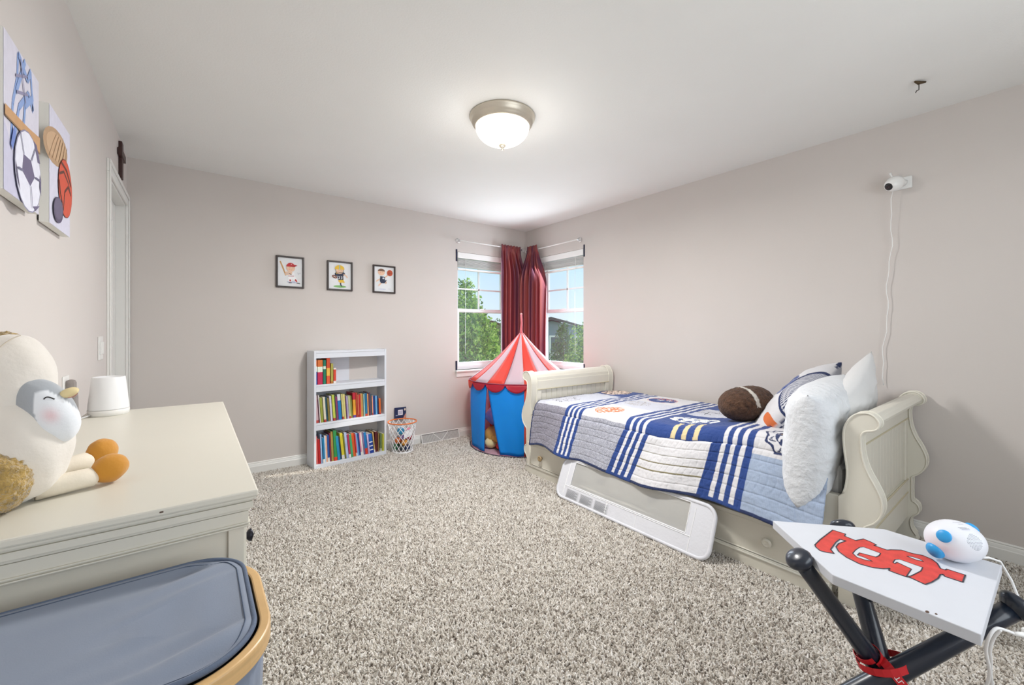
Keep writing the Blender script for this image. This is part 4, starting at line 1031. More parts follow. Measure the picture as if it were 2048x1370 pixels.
MID = [('dark teal', '#1f5a5c', 128, 150, .235), ('pale rose', '#c9a9ae', 150, 212, .238), ('maroon', '#54243a', 216, 234, .2), ('thin white', '#e6e2dc', 236, 258, .24), ('olive green', '#98a041', 268, 332, .215), ('cream', '#ded6c2', 342, 398, .218),
       ('dark petrol', '#24505c', 400, 452, .215), ('olive brown', '#8a7a3c', 458, 505, .205), ('lavender white', '#d3cde0', 512, 562, .222), ('lime yellow', '#c3cc52', 575, 636, .23), ('deep green', '#1f4f38', 640, 664, .225), ('purple speckled', '#8a3a6a', 668, 722, .208),
       ('bright blue', None, 728, 812, .228), ('pale straw', '#d8cf8a', 822, 864, .228), ('butter yellow', '#dfd487', 866, 918, .225), ('violet', '#6a4080', 922, 942, .205), ('lilac grey', '#b0a8c0', 944, 990, .206), ('pale sage', '#b8bd88', 994, 1044, .204), ('moss green', '#7c8440', 1048, 1104, .203),
       ('orange gold', None, 1112, 1190, .228), ('brick red', '#b8442f', 1194, 1240, .225), ('coral', '#e07a5e', 1242, 1272, .205), ('scarlet', '#c42f30', 1276, 1320, .208), ('tan', '#c9a05c', 1324, 1396, .212), ('pale aqua', '#8fb8b4', 1398, 1436, .207), ('sea blue', '#1f6a94', 1440, 1502, .212),
       ('peach', '#e0a070', 1505, 1544, .205), ('plum', '#5a3a50', 1548, 1598, .215), ('slate teal', '#3a6a72', 1602, 1640, .2), ('salmon', '#e0947c', 1642, 1672, .178), ('navy with a gold dot', '#1c3f7a', 1676, 1742, .180), ('sky blue', '#6aa8d8', 1744, 1796, .178), ('ink blue', '#2a3560', 1800, 1836, .172), ('burnt orange', '#d8682a', 1840, 1892, .150)]
rows = []
for k, (nm, c, a, b_, h) in enumerate(MID):
    cols = one(c) if c else ([(.75, '#1c7cc0'), (.25, '#d8dde4')] if nm == 'bright blue' else [(.1, '#5a4090'), (.62, '#e8a236'), (.28, '#c22a3c')])
    if c and k % 4 == 1: cols = [(.1, '#b8443c'), (.9, c)]
    rows.append((nm, cols, a, b_, h, -4.0 if a < 1100 else -2.2))
shelf_books(rows, SH[1], 620, 'books on the middle shelf', 'middle', 13.65, .010)
LOW = [('pink red', '#d8605a', 150, 192, .24), ('bright red', '#c01f26', 196, 244, .215), ('powder blue', '#9cbce0', 215 + 32, 276, .255), ('dark blue', '#1c3a78', 278, 292, .25), ('teal blue', '#1f74a0', 294, 342, .22), ('ice blue', '#b0cce0', 345, 372, .235), ('apricot', '#e0a888', 376, 412, .232), ('royal blue', '#2f5ca8', 416, 466, .235),
       ('wine red', '#8a2f48', 470, 496, .25), ('khaki', '#a89048', 500, 552, .262), ('tall green', None, 556, 636, .27), ('turquoise', '#1f84ac', 642, 706, .215), ('orange striped navy', '#2c3858', 708, 748, .205), ('bright yellow', '#dfcf3a', 752, 822, .235), ('dark olive', '#6e7430', 824, 852, .22), ('lavender blue', '#a8b4d8', 856, 918, .235),
       ('berry', '#a83050', 922, 972, .215), ('mint green', '#3f9a68', 976, 1036, .21), ('vivid orange', '#e2602a', 1040, 1112, .215), ('carmine', '#c83848', 1114, 1142, .205), ('light azure', '#7cb0e4', 1144, 1196, .21), ('cobalt', '#2450a0', 1198, 1226, .205), ('rose pink', '#d88ea4', 1228, 1262, .212), ('off-white', '#e0dcd8', 1266, 1312, .21),
       ('mauve', '#7c6a94', 1315, 1350, .208), ('blue with red foot', None, 1354, 1418, .205), ('lilac', '#b8a8d0', 1422, 1470, .185), ('deep blue lettered', None, 1474, 1572, .183), ('sand', '#c8a86c', 1576, 1606, .2), ('dark maroon', '#5a1f24', 1612, 1690, .192), ('thin brown', '#a08050', 1700, 1724, .175), ('sage', '#8fa878', 1768, 1796, .165), ('yellow green', '#b8b844', 1806, 1872, .165)]
rows = []
for k, (nm, c, a, b_, h) in enumerate(LOW):
    if nm == 'tall green': cols = [(.12, '#c83a28'), (.88, '#2f8a4a')]
    elif nm == 'blue with red foot': cols = [(.27, '#d84030'), (.73, '#1f78b8')]
    elif nm == 'deep blue lettered': cols = [(.15, '#1c3f98'), (.05, '#e6e9f0'), (.15, '#1c3f98'), (.05, '#e6e9f0'), (.15, '#1c3f98'), (.05, '#e6e9f0'), (.4, '#1f5cae')]
    elif k % 3 == 1: cols = [(.15, '#e8e4dc'), (.85, c)] if k not in (1,) else one(c)
    else: cols = one(c)
    rows.append((nm, cols, a, b_, h, -2.5 if a < 640 else (-6 if a < 1600 else 0)))
shelf_books(rows, SH[0], 620, 'books on the bottom shelf', 'bottom', 12.8, .012)

# ------------------------------------------------------------------ basketball waste basket
BC = Vector((1.622, 3.885, 0)); rt_, rb_, hb_ = .136, .096, .295
wb = thing('waste_basket', 'white net-pattern waste basket with an orange hoop rim and small backboard', 'waste basket', tuple(BC))
obj('hoop_rim', M().tube([BC + Vector((rt_ * cos(radians(9 * k)), rt_ * sin(radians(9 * k)), hb_)) for k in range(40)], .0065, 8, closed=True), mat('orange_rim', '#e2793a', .4), wb, smooth=True)
m = M(); NB = 15
for sg in (1, -1):
    for k in range(NB):
        pts = []
        for j in range(9):
            t = j / 8; r = rb_ + (rt_ - .003 - rb_) * t; a = 2 * pi * k / NB + sg * t * 1.5
            pts.append(BC + Vector((r * cos(a), r * sin(a), .014 + (hb_ - .018) * t)))
        m.tube(pts, .0032, 4)
net_m = mat('white_net_plastic', '#f4f4f4', .35)
obj('net_lattice', m, net_m, wb)
obj('basket_base', M().lathe([(rb_ - .004, .0), (rb_ + .004, .002), (rb_ + .005, .018), (rb_ - .002, .018), (rb_ - .004, .008), (.001, .008)], 32, Matrix.Translation(BC), cap=False), net_m, wb, smooth=True)
bo_ = obj('backboard', M().box((BC.x - .027, BC.y + rt_ - .002, hb_ - .01), (BC.x + .097, BC.y + rt_ + .005, hb_ + .115)), mat('navy_backboard', '#1f2a50', .4), wb, bevel=.002)
a = Art((BC.x - .027, BC.y + rt_ - .0024, hb_ - .01), (.124, 0, 0), (0, 0, .125), (0, -1, 0))
a.poly([(.30, .38), (.70, .38), (.70, .80), (.30, .80)], '#f2eef0'); a.poly([(.34, .44), (.66, .44), (.66, .75), (.34, .75)], '#b9b4c6'); a.ell(.18, .34, .09, .06, '#aab4cc', a0=0, a1=pi); a.poly([(.74, .12), (.98, .10), (.98, .5), (.9, .4)], '#c08a7a'); a.ell(.88, .80, .07, .1, '#d8c8b8')
a.done('backboard_print', bo_)
random.seed(5)
for k, (dx, dy, z, r, c, nm, shp) in enumerate(((-.035, -.045, .215, .036, '#2f8fb8', 'blue ball', 0), (.05, -.035, .20, .034, '#e08aa0', 'pink ball', 0), (.06, -.01, .135, .034, '#c8304a', 'red ball', 0), (.0, -.052, .10, .032, '#e8a040', 'orange ball', 0), (-.055, -.02, .12, .032, '#c86a30', 'rust ball', 0), (.03, -.045, .045, .03, '#2a3a6a', 'navy ball', 0), (-.035, -.04, .045, .03, '#26343c', 'charcoal ball', 0), (.0, .04, .06, .035, '#5a4a3a', 'brown ball', 0), (.0, .03, .20, .04, '#dfe2ea', 'white ball', 0), (-.05, .03, .05, .03, '#3a8a5a', 'green ball', 0), (0.0, .0, .13, .034, '#8a6ab0', 'purple ball', 0))):
    o = obj('toy_ball', M().ball(BC + Vector((dx, dy, z)), r, 16, 10), mat('toy_' + nm.replace(' ', '_'), c, .35), smooth=True)
    tag(o, '%s toy seen through the net of the waste basket' % nm, 'toy', 'toys in the waste basket')
o = obj('crumpled_paper', M().grid(10, 10, lambda i, j: BC + Vector((-.03 + .085 * i + .02 * j, -.086 - .012 * (1 - j) + .004 * nz(i * 3, j * 3), .145 + .07 * j + .025 * i))), mat('white_paper', '#f0eff2', .7), solid=.001)
tag(o, 'white sheet of paper pressed against the inside of the waste basket', 'paper')

# ------------------------------------------------------------------ dresser
DX0, DX1, DYa, DYb, DZt = XL + .02, .112, 1.068, 2.49, .84
ds = thing('dresser', 'long cream dresser with moulded top against the left wall', 'dresser', ((DX0 + DX1) / 2, (DYa + DYb) / 2, 0))
m = M()
m.box((DX0, DYa, DZt - .016), (DX1, DYb, DZt))
obj('dresser_top', m, cream_m, ds, bevel=.004)
m = M()
for k, (z1, z0, ins) in enumerate(((-.016, -.021, .004), (-.021, -.025, .009), (-.025, -.027, .013), (-.027, -.041, .009), (-.041, -.047, .014), (-.047, -.049, .021), (-.049, -.073, .017), (-.073, -.076, .014), (-.076, -.079, .018), (-.079, -.082, .014), (-.082, -.085, .019))):
    m.box((DX0, DYa + ins, DZt + z0), (DX1 - ins, DYb - ins, DZt + z1))
obj('cornice_molding', m, cream_m, ds, bevel=.0008)
IN = .024
m = M(); zt = DZt - .085
m.box((DX0, DYa + IN + .008, .10), (DX1 - IN - .004, DYb - IN - .008, zt))
# end frame (stiles and rails) on the end facing the camera and on the far end
for yy, s_ in ((DYa + IN, 1), (DYb - IN, -1)):
    ya, yb = sorted((yy, yy + s_ * .009))
    for xa, xb, za, zb in ((DX0, DX0 + .05, .02, zt), (DX1 - IN - .030, DX1 - IN, .02, zt), (DX0 + .05, DX1 - IN - .030, .10, .17)): m.box((xa, ya, za), (xb, yb, zb))
m.box((DX1 - IN - .03, DYa + IN + .0092, .1002), (DX1 - IN, DYa + IN + .04, zt)); m.box((DX1 - IN - .03, DYb - IN - .04, .1002), (DX1 - IN, DYb - IN - .0092, zt)); m.box((DX0, DYa + IN + .01, .0), (DX1 - IN - .01, DYb - IN - .01, .0998))
obj('dresser_case', m, cream_m, ds, bevel=.0015)
for r in range(3):
    for c in range(2):
        ya = DYa + IN + .05 + c * .665; z0 = .125 + r * .21
        d_ = obj('drawer', M().box((DX1 - IN - .01, ya, z0), (DX1 - IN + .008, ya + .645, z0 + .195)), cream_m, ds, bevel=.004)
        for kk in (.16, .485): obj('knob', M().lathe([(.007, 0), (.007, .012), (.015, .018), (.017, .024), (.002, .03)], 14, look((DX1 - IN + .008, ya + kk, z0 + .10), (0, 1, 0), (0, 0, 1))), mat('dark_bronze_knob', '#2c2c34', .3, .8), d_, smooth=True)
# small chip marks are wear on the paint
obj('paint_chip', M().box((-.055, DYa - .0004, DZt - .009), (-.049, DYa + .0002, DZt - .006)), mat('chipped_wood', '#5a4438', .8), ds)

# white humidifier on the dresser
hc = Vector((-.285, 2.40, DZt)); hu = thing('humidifier', 'white tapered humidifier standing on the dresser by the door', 'humidifier', tuple(hc))
hw = mat('satin_white_plastic', '#eeeeee', .35); TM = Matrix.Translation(hc)
obj('tank', M().lathe([(.064, .026), (.0625, .05), (.052, .155), (.050, .158), (.047, .158), (.045, .150), (.001, .150)], 40, TM, cap=False), hw, hu, smooth=True)
obj('base', M().lathe([(.060, 0), (.064, .004), (.065, .024), (.0625, .025), (.001, .025)], 40, TM, cap=False), mat('warm_white_plastic', '#e6e4df', .4), hu, smooth=True)
cd_ = obj('humidifier_wire', M().tube([hc + Vector((-.05, -.04, .008)), hc + Vector((-.075, -.10, .005)), hc + Vector((-.085, -.22, .005)), hc + Vector((-.09, -.3, .005))], .003, 6), hw, smooth=True)
tag(cd_, 'short white cord lying on the dresser behind the humidifier', 'cord')

# ------------------------------------------------------------------ big plush goose with penguin head on the dresser
pg = thing('plush_bird', 'large cream plush bird with grey-capped sleeping head and mustard feet on the dresser', 'plush toy', (-.29, 1.30, DZt))
plm = mat('cream_plush', '#e9e2d8', .95, bump=.35, bs=60, bdist=.004, sheen=.5, var=.03, vs=8)
gold = mat('golden_shag', '#c2a05a', 1, bump=1, bs=130, bdist=.012, sheen=.6, var=.2, vs=60)
mus = mat('mustard_corduroy', '#c98a2a', .8, bump=.4, bs=150, bdist=.002, sheen=.3)
CF = Vector((.609, .793, 0)); CR = Vector((.793, -.609, 0))
def blob(c, ax, ay, az, r, n_=40, k=.0, sd_=0, f=2.0, pw=1.0):
    m = M(); m.ball((0, 0, 0), 1, n_, n_ // 2 + 2)
    ax, ay, az = Vector(ax).normalized(), Vector(ay).normalized(), Vector(az).normalized()
    out = []
    for v in m.v:
        q_ = 1 + k * nz(v[0] * f + sd_, v[1] * f, v[2] * f); 
        out.append(tuple(Vector(c) + ax * v[0] * r[0] * q_ + ay * v[1] * r[1] * q_ + az * v[2] * r[2] * q_))
    m.v = out; return m
UP = Vector((0, 0, 1))
# lower body: heavy egg
obj('belly', blob((-.288, 1.285, DZt + .112), CR, CF, UP, (.080, .085, .115), 48, .10, 1), plm, pg, smooth=True)
obj('hood', blob((-.300, 1.305, DZt + .230), CR, CF, UP, (.064, .07, .112), 48, .06, 4), plm, pg, smooth=True)
obj('tail_fur', blob((-.318, 1.235, DZt + .062), CR, CF, UP, (.075, .05, .066), 72, .09, 3, 11), gold, pg, smooth=True)
obj('hood_fur', blob((-.318, 1.335, DZt + .240), CR, CF, UP, (.070, .05, .108), 72, .06, 7, 11), gold, pg, smooth=True)
# head: tipped forward
hd_c = Vector((-.243, 1.270, DZt + .185)); V_ = (Vector((0, 0, 1.191)) - hd_c).normalized(); sr_ = (-V_).cross(UP).normalized(); su_ = sr_.cross(-V_)
hx = (sr_ * .42 - su_ * .91).normalized(); hy = -V_
hz = hx.cross(hy)
hm = mat('penguin_face_plush', '#ffffff', .95, attr='Col', bump=.3, bs=90, bdist=.003, sheen=.4)
hd = obj('head', blob(hd_c, hx, hy, hz, (.074, .046, .041), 72, .03, 2), hm, pg, smooth=True)
GR = lin('#a9aeb4'); WH = lin('#eef1f5'); PK = lin('#efc9cd')
hoff = worldloc(pg)
def hcol(p):
    q_ = (p + hoff) - hd_c; a = q_.dot(hx) / .074; b_ = q_.dot(hy) / .046; c = q_.dot(hz) / .041
    col = GR if a < -.57 + 1.5 * (c - .15) ** 2 or c < -.85 - .4 * a else WH
    d = exp(-(((a - .16) / .20) ** 2 + ((c + .02) / .26) ** 2)) * (1 if b_ < .2 else 0)
    return [col[i] * (1 - d * .8) + PK[i] * d * .8 for i in range(3)] + [1]
paint(hd, hcol)
def on_head(a, c, out=.001):
    b_ = -sqrt(max(0, 1 - a * a - c * c)); return hd_c + hx * a * (.074 + out) + hy * b_ * (.046 + out) + hz * c * (.041 + out)
obj('closed_eye', M().tube([on_head(-.30 - .07 * sin(pi * k / 8) + .10 * k / 8, .12 + .30 * k / 8, .0008) for k in range(9)], .0013, 6), mat('eye_thread', '#3a3838', .7), pg)
bk_c = on_head(-.20, .80, 0)
obj('beak', blob(bk_c + hz * .008 - hx * .002, hz, hx, hy, (.016, .0095, .010), 20), mat('pale_beak_cloth', '#ecd9a6', .8), pg, smooth=True)
obj('smile', M().tube([bk_c + hz * .018 + hx * .006 - hy * .006, bk_c + hz * .010 + hx * .0095 - hy * .008, bk_c + hz * .002 + hx * .007 - hy * .010], .0009, 5), mat('smile_thread', '#b07a68', .8), pg)
# legs and feet
for nm, A, B_, foot, fr in (('near', (-.262, 1.275, DZt + .022), (-.182, 1.305, DZt + .024), (-.155, 1.318, DZt + .034), (.034, .024, .031)), ('far', (-.285, 1.40, DZt + .022), (-.215, 1.465, DZt + .026), (-.190, 1.495, DZt + .036), (.034, .026, .034))):
    A, B_, foot = Vector(A), Vector(B_), Vector(foot)
    obj('leg', M().tube([A, A.lerp(B_, .35), A.lerp(B_, .7), B_, B_.lerp(foot, .2)], [.022, .0215, .021, .021, .014], 16), mat('cream_cotton', '#ebe1cf', .85, bump=.2, bs=100), pg, smooth=True)
    dl = (B_ - A).normalized(); ux = (dl + UP * .55).normalized()
    f_ = obj('foot', blob(foot, ux, UP.cross(dl).normalized(), ux.cross(UP.cross(dl)).normalized(), fr, 32, .05, 3), mus, pg, smooth=True)
    f_['label'] = 'mustard yellow foot'
obj('wing', blob((-.352, 1.262, DZt + .12), CR, CF, UP, (.02, .025, .035), 24), mus, pg, smooth=True)
# seams on the hood
obj('hood_seam', M().tube([Vector((-.30, 1.305, DZt + .230)) + CR * (.064 * sin(a) * .35 + .012) - CF * (.071 * cos(a * .3) * abs(cos(a)) ) + UP * .113 * sin(a) for a in [radians(40 + 3 * k) for k in range(14)]], .0012, 5), mat('seam_shadow_thread', '#d6cab8', .9), pg)

# ------------------------------------------------------------------ laundry hamper
hp = thing('laundry_hamper', 'grey-blue fabric laundry hamper with a bent bamboo rim in the lower left corner', 'hamper', (-.14, .85, 0))
ZH = .722; HX0, HX1, HY0, HY1, HR = -.375, .100, .675, 1.035, .12
def rrect(x0, x1, y0, y1, r, n_=20):
    out = []
    for cx, cy, a0 in ((x1 - r, y1 - r, 0), (x0 + r, y1 - r, pi / 2), (x0 + r, y0 + r, pi), (x1 - r, y0 + r, 1.5 * pi)):
        for k in range(n_ + 1): a = a0 + pi / 2 * k / n_; out.append((cx + r * cos(a), cy + r * sin(a)))
    return out
bam = mat('bent_bamboo', '#d9b27c', .35, wood=True, var=.10, vs=14, stretch=(1, 1, 12))
o_ = rrect(HX0, HX1, HY0, HY1, HR); i_ = rrect(HX0 + .016, HX1 - .016, HY0 + .016, HY1 - .016, HR - .016); N_ = len(o_)
m = M(); z0, z1 = ZH - .028, ZH
vs = [(x, y, z1) for x, y in o_] + [(x, y, z1) for x, y in i_] + [(x, y, z0) for x, y in o_] + [(x, y, z0) for x, y in i_]; fs = []
for k in range(N_):
    k2 = (k + 1) % N_; fs += [(k, k2, N_ + k2, N_ + k), (k, 2 * N_ + k, 2 * N_ + k2, k2), (N_ + k, N_ + k2, 3 * N_ + k2, 3 * N_ + k), (2 * N_ + k, 3 * N_ + k, 3 * N_ + k2, 2 * N_ + k2)]
m.add(vs, fs); obj('bamboo_rim', m, bam, hp, bevel=.003, smooth=False)
hfab = mat('grey_blue_hamper_cloth', '#7f899b', .75, bump=.25, bs=500, bdist=.0006, sheen=.2, var=.03, vs=6)
def hbody(i, j):
    a = rrect(HX0 + .012, HX1 - .012, HY0 + .012, HY1 - .012, HR - .012, 20); k = int(round(i * N_)) % N_; x, y = a[k]
    cx, cy = (HX0 + HX1) / 2, (HY0 + HY1) / 2; sc = 1 - .08 * j + .006 * sin(k * 1.7 + j * 4); return (cx + (x - cx) * sc, cy + (y - cy) * sc, .70 - j * .69)
obj('hamper_body', M().grid(N_, 14, hbody, closed_u=True), hfab, hp, smooth=True, solid=.003)
obj('hamper_bottom', M().box((HX0 + .05, HY0 + .05, .008), (HX1 - .05, HY1 - .05, .02)), hfab, hp)
for s_ in (0, 1):
    pass
# lid
LX0, LX1, LY0, LY1, LR = HX0 + .004, HX1 - .024, HY0 + .020, HY1 + .004, .09
lo = rrect(LX0, LX1, LY0, LY1, LR, 16); NL = len(lo); cx, cy = (LX0 + LX1) / 2, (LY0 + LY1) / 2
def lidz(x, y, t):
    k = sm(-.16, .07, x); ph = (y - .85) * 1.0 - (x) * .28
    w_ = .0115 * k * (sin(ph * 105) * .6 + sin(ph * 62 + 1.3) * .7) * (1 - t ** 6)
    return ZH + .006 + w_ - .004 * (1 - t * t) + .002 * nz(x * 6, y * 6)
m = M(); rings = 34; vs = [(cx, cy, lidz(cx, cy, 0))]; fs = []
for r in range(1, rings + 1):
    t = (r / rings) ** .8
    for k in range(NL):
        x = cx + (lo[k][0] - cx) * t; y = cy + (lo[k][1] - cy) * t; vs.append((x, y, lidz(x, y, t) - (.004 if r == rings else 0)))
for k in range(NL): fs.append((0, 1 + k, 1 + (k + 1) % NL))
for r in range(1, rings):
    for k in range(NL):
        a = 1 + (r - 1) * NL + k; b_ = 1 + (r - 1) * NL + (k + 1) % NL; fs.append((a, a + NL, b_ + NL, b_))
m.add(vs, fs); lid = obj('lid', m, hfab, hp, smooth=True, solid=.004)
obj('lid_piping', M().tube([(x, y, ZH + .006) for x, y in lo], .0042, 8, closed=True), mat('dark_hamper_piping', '#59667c', .7, bump=.2, bs=300), lid, smooth=True)
i2 = rrect(LX0 + .012, LX1 - .012, LY0 + .012, LY1 - .012, LR - .012, 16)
obj('lid_stitching', M().tube([(x, y, lidz(x, y, .93) + .0024) for x, y in i2], .0009, 5, closed=True), mat('stitch_thread', '#48566c', .8), lid)

# ------------------------------------------------------------------ home plate side table on crossed bats
tb = thing('home_plate_table', 'small side table, white home-plate top with a red monogram on crossed black bats', 'side table', (1.55, .29, 0))
ZP = .55
plate = [(1.546, .570), (1.328, .348), (1.315, .088), (1.749, .080), (1.766, .326)]
wpm = mat('white_board_paint', '#d2d5dc', .5, bump=.12, bs=30, var=.015, vs=10)
pt = obj('plate_top', M().prism(plate, .026, c0=ZP - .026), wpm, tb, bevel=.002)
# monogram: map from traced crop units onto the top by the four known corners (projective fit done as inverse camera geometry offline)
K_ = [826.439, .654852772, 660.865, 1.19099812]
def onplate(u, v, z=ZP):
    px = 1530 + u / 3.805; py = 1010 + v / 3.805
    a = (px - 1024) / K_[0]; c, s_ = cos(K_[1]), sin(K_[1]); dx = a * c + s_; dy = c - a * s_; dz = -(py - K_[2]) / K_[0]; t = (z - K_[3]) / dz
    return (dx * t, dy * t)
LOGO = [(515, 192), (612, 222), (605, 238), (690, 272), (750, 260), (800, 280), (848, 305), (830, 310), (930, 345), (960, 342), (1040, 345), (1120, 370), (1200, 385), (1270, 415), (1310, 445), (1335, 485), (1372, 497), (1385, 490), (1525, 535), (1505, 590), (1368, 545), (1355, 530), (1335, 532), (1318, 560), (1270, 590), (1220, 607), (1100, 552), (1075, 548), (1000, 522), (943, 500), (950, 484), (900, 487), (820, 478), (720, 450), (620, 400), (560, 355), (540, 320), (560, 295), (615, 275), (570, 262), (540, 285), (500, 340), (525, 370), (470, 362), (420, 350), (385, 320), (380, 305), (420, 265)]
H1 = [(690, 345), (720, 325), (750, 322), (880, 370), (868, 387), (845, 398), (720, 366), (703, 384), (760, 403), (815, 430), (760, 420), (700, 400), (668, 370)]
H2 = [(975, 440), (990, 418), (1020, 415), (1200, 478), (1186, 505), (1110, 543), (1078, 545), (1115, 490), (1100, 482), (1005, 438), (988, 448)]
H3 = [(1080, 392), (1120, 396), (1180, 415), (1205, 432), (1150, 420)]
red_i = mat('red_crayon_paint', '#d2463f', .6, var=.12, vs=45, bump=.3, bs=120, bdist=.001); blk_i = mat('dark_marker', '#3a3a44', .6); 
def flat(P_, z, mt_, name):
    return obj(name, M().add([(*onplate(u, v), z) for u, v in P_], [tuple(range(len(P_)))]), mt_, pt)
def ribbon(P_, w_, z):
    m = M(); Q = [Vector(onplate(u, v)) for u, v in P_]; n_ = len(Q)
    for k in range(n_):
        a, b_ = Q[k], Q[(k + 1) % n_]; d = b_ - a
        if d.length < 1e-6: continue
        nn_ = Vector((-d.y, d.x)).normalized() * w_ / 2; e = d.normalized() * w_ * .3
        m.add([(*(a - e + nn_), z), (*(a - e - nn_), z), (*(b_ + e - nn_), z), (*(b_ + e + nn_), z)], [(0, 1, 2, 3)])
    return m
flat(LOGO, ZP + .0006, red_i, 'monogram')
for h in (H1, H2, H3): flat(h, ZP + .0009, wpm, 'monogram_counter')
m = ribbon(LOGO, .0032, ZP + .0012)
for h in (H1, H2, H3):
    r_ = ribbon(h, .0026, ZP + .0012); m.add(r_.v, r_.f)
obj('monogram_outline', m, blk_i, pt)
for u, v, w_ in ((1235, 813, .006), (1303, 830, .004)):
    x, y = onplate(u, v); obj('paint_chip', M().ball((x, y, ZP + .0002), (w_, w_ * .6, .0006), 8, 5), mat('chipped_wood', '#5a4438', .8), pt)
bat_m = mat('black_bat_lacquer', '#1d2533', .28, coat=.3)
Cx = Vector((1.548, .288, .25))
def bat(top, name='bat_leg', off=(0, 0, 0), r0=.0215, r1=.030, kr=.035, ft=None):
    top = Vector(top); c = Cx + Vector(off); d = (c - top).normalized(); L_ = (top.z) / -d.z
    bot = top + d * L_
    pts = [top + d * (L_ * t) for t in (0.02, .1, .25, .4, .55, .7, .85, .97)]; rs_ = [r0, r0, r0 * 1.04, r0 * 1.12, r0 * 1.2, r1 * .95, r1, r1 * .96]
    o = obj(name, M().tube(pts, rs_, 24), bat_m, tb, smooth=True)
    q_ = d.orthogonal().normalized(); Tk = look(top, q_, d.cross(q_))      # local z = q x (d x q) = d
    obj('knob', M().lathe([(.001, -.020), (kr * .55, -.019), (kr * .86, -.014), (kr, -.005), (kr * .97, .004), (kr * .8, .012), (r0 * 1.02, .020)], 28, Tk, cap=False), bat_m, o, smooth=True)
    return o, d
b1, d1 = bat((1.372, .437, .535), off=(-.012, .022, 0)); b2, d2 = bat((1.742, .428, .525), off=(.02, .016, .01)); b3, d3 = bat((1.722, .052, .462), off=(-.010, -.030, .0), r0=.0235, kr=.040)
pS = Vector((1.742, .428, .525)) + d2 * .20 + Vector((-.012, -.021, .005)); obj('screw_cap', M().ball(pS, (.009, .009, .009), 14, 8), bat_m, b2, smooth=True)
# lanyard wrapped round the crossing
lan = thing('lanyard', 'red lanyard with white print knotted round the crossing bats', 'lanyard', tuple(Cx))
lm = fabric('red_lanyard_ribbon', '#d01f28', .1, .5)
def strap(pts, w_, wd):
    m = M(); P_ = [Vector(p) for p in pts]; wd = Vector(wd); n_ = len(P_)
    vs = [];
    for k, p in enumerate(P_):
        t = (P_[min(k + 1, n_ - 1)] - P_[max(k - 1, 0)]).normalized(); s_ = (wd - t * wd.dot(t)).normalized() * w_ / 2; vs += [p - s_, p + s_]
    m.add(vs, [(2 * k, 2 * k + 1, 2 * k + 3, 2 * k + 2) for k in range(n_ - 1)]); return m
def loop(c, ax, r, a0, a1, n_=20, sh=0):
    ax = Vector(ax).normalized(); u = ax.orthogonal().normalized(); v = ax.cross(u); return [Vector(c) + (u * cos(a0 + (a1 - a0) * k / n_) + v * sin(a0 + (a1 - a0) * k / n_)) * r + ax * sh * k / n_ for k in range(n_ + 1)]
c3 = Cx + Vector((-.010, -.030, 0))
obj('wrap', strap(loop(c3 + d3 * .012, d3, .034, 0, 2 * pi), .022, d3), lm, lan, solid=.0012)
obj('wrap', strap(loop(Cx + Vector((-.012, .022, .0)) - d1 * .03, d1, .031, 0, 2 * pi, sh=.02), .016, d1), lm, lan, solid=.0012)
obj('wrap', strap(loop(Cx + Vector((.0, .0, .0)), (d1 + d2).normalized(), .062, 0, 2 * pi), .018, (d1 + d2)), lm, lan, solid=.0012)
cv = Vector((0, 0, 1.191)) - Cx; cv.normalize()
sd3 = d3.cross(cv).normalized(); pz = c3 + d3 * .012; nv_ = (cv - d3 * cv.dot(d3)).normalized()
for t_ang, sz, tx in ((-.35, .022, '&'), ):
    dirn = (nv_ * cos(t_ang) + sd3 * sin(t_ang)).normalized()
    text('STL', .017, look(pz + dirn * .0355, dirn.cross(d3), d3), mat('white_print', '#f2f2f2', .6), 'ribbon_print', lan)

# sound machine on the plate
smc = Vector((1.684, .162, ZP)); sm_t = thing('sound_machine', 'white egg-shaped baby sound machine with blue paws standing on the home-plate table', 'sound machine', tuple(smc))
shell = mat('matte_white_shell', '#e9ebf2', .45)
ex = Vector((.72, -.69, 0)).normalized(); ez = Vector((0, 0, 1)); ey = ez.cross(ex)
sb = blob(smc + UP * .054, ex, ey, ez, (.066, .056, .054), 48)
obj('shell', sb, shell, sm_t, smooth=True)
blu = mat('sky_blue_plastic', '#2f9fe0', .4)
def onshell(dr_, out=0):
    dr_ = Vector(dr_).normalized(); a, b_, c = dr_.dot(ex) / .066, dr_.dot(ey) / .056, dr_.dot(ez) / .054; t = 1 / sqrt(a * a + b_ * b_ + c * c); return smc + UP * .054 + dr_ * (t + out)
toC = (Vector((0, 0, 1.191)) - smc); toC.normalize()
def pad(dr_, r, name, h=.006):
    p = onshell(dr_); nrm = Vector(dr_).normalized(); q_ = nrm.orthogonal().normalized(); return obj(name, blob(p - nrm * .001, q_, nrm.cross(q_), nrm, (r, r, h), 24), blu, sm_t, smooth=True)
pad(toC * .85 - ex * .62 + UP * .22, .0165, 'paw')
pad(ex * .72 + UP * .62 - toC * .25, .017, 'paw', .010)
pad(-ex * .95 - UP * .58 + toC * .2, .021, 'paw', .016)
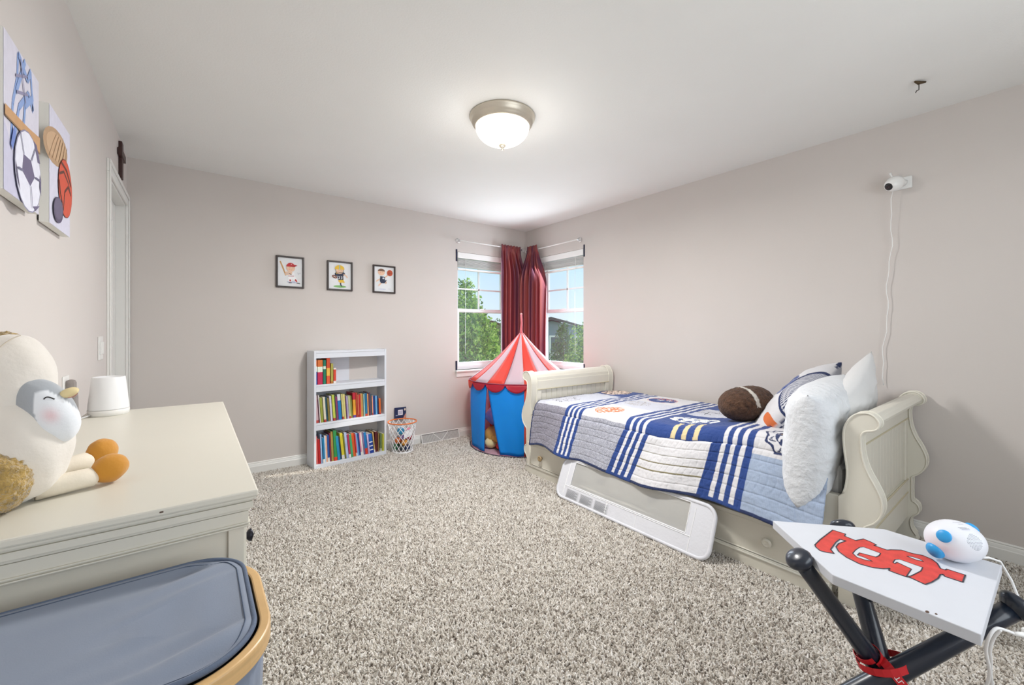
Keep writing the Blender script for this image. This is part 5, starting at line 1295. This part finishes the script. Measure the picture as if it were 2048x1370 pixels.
# speaker holes
m = M(); cdir = (toC * .9 + ex * .62 - UP * .05).normalized(); qx = cdir.cross(UP).normalized(); qy = qx.cross(cdir)
for i in range(-5, 6):
    for j in range(-6, 7):
        if i * i / 26 + j * j / 38 > 1: continue
        dr_ = (cdir + qx * i * .068 + qy * j * .062).normalized(); p = onshell(dr_, -.0002); qq = dr_.orthogonal().normalized()
        m.lathe([(.0009, 0), (.0009, .0005)], 6, look(p, qq, dr_.cross(qq)))
obj('speaker_hole', m, mat('hole_grey', '#8a8f9c', .8), sm_t)['kind'] = 'stuff'
a_dir = (toC * .55 + ex * .30 + UP * .75).normalized(); p = onshell(a_dir, .0004); qx = a_dir.cross(UP).normalized(); qy = qx.cross(a_dir)
a = Art(p, -qx * 1.0, qy, a_dir)
for k in range(3): a.line([(-.012 + .002 * k, -.006 - k * .0035), (.012 - .003 * (k == 0), -.005 - k * .0035)], .0008, '#3c5aa0' if k == 2 else '#6a6f7c')
a.line([(-.014, .010), (.006, .0115)], .0008, '#7a7f8c'); a.line([(-.004, .005), (.008, .0055)], .0008, '#7a7f8c'); a.done('control_print', sm_t)
# cables
cw = mat('white_cable', '#f2f2f2', .4)
c1_ = obj('power_cable', M().tube([smc + Vector((.05, -.045, .010)), (1.765, .105, ZP + .004), (1.783, .085, ZP - .004), (1.79, .065, ZP - .05), (1.76, .04, ZP - .12), (1.70, .01, ZP - .17)], .0032, 8), cw, smooth=True)
tag(c1_, 'white power cable running off the table edge from the sound machine', 'cable')
def W_(px, py, d):
    l_ = (px - 1024) / 826.44 * d; return (d * .60904 + l_ * .79314, d * .79314 - l_ * .60904, 1.191 + (660.865 - py) / 826.44 * d)
def loopc(pts, n_=8):
    P_ = [Vector(p) for p in pts]; out = []
    for k in range(len(P_) - 1):
        p0, p1, p2, p3 = P_[max(k - 1, 0)], P_[k], P_[k + 1], P_[min(k + 2, len(P_) - 1)]
        for j in range(n_):
            t = j / n_; out.append(.5 * (2 * p1 + (p2 - p0) * t + (2 * p0 - 5 * p1 + 4 * p2 - p3) * t * t + (3 * p1 - p0 - 3 * p2 + p3) * t ** 3))
    return out + [P_[-1]]
A1 = [(1.464, .048, .508), (1.448, .060, .516), (1.431, .074, .520), (1.418, .084, .50), (1.428, .089, .464), (1.447, .086, .422), (1.465, .086, .39), (1.488, .093, .338), (1.507, .103, .248), (1.50, .12, .10), (1.46, .10, .008), (1.36, .02, .006), (1.30, -.15, .006)]
A2 = [(1.436, .068, .518), (1.441, .078, .492), (1.45, .084, .456), (1.468, .084, .42), (1.483, .085, .382), (1.501, .083, .338), (1.525, .085, .22), (1.54, .06, .06), (1.60, .0, .008), (1.66, -.20, .006)]
c2_ = obj('charging_cable', M().tube(loopc(A1), .0032, 8), cw, smooth=True)
tag(c2_, 'white charging cable bending up from the floor to the plug, right edge', 'cable')
c3_ = obj('charging_cable', M().tube(loopc(A2), .0032, 8), cw, smooth=True)
tag(c3_, 'thinner white cable hanging just right of the bent charging cable', 'cable')
plg = thing('usb_plug', 'white plug with a small printed mark at the right edge of the frame', 'plug', (1.478, .037, .505), None, radians(-38))
obj('plug_body', M().box((.006, -.008, -.013), (.046, .010, .013)), wpl, plg, world=False, bevel=.003)
obj('strain_relief', M().tube([(-.022, .0, .004), (.008, .0, .001)], [.0042, .006], 10), wpl, plg, world=False, smooth=True)
obj('plug_wire', M().tube([(.044, .0, 0), (.10, -.01, -.01), (.16, -.01, -.10), (.18, 0, -.30), (.19, 0, -.497), (.32, 0, -.497)], .0032, 8), cw, plg, world=False, smooth=True)
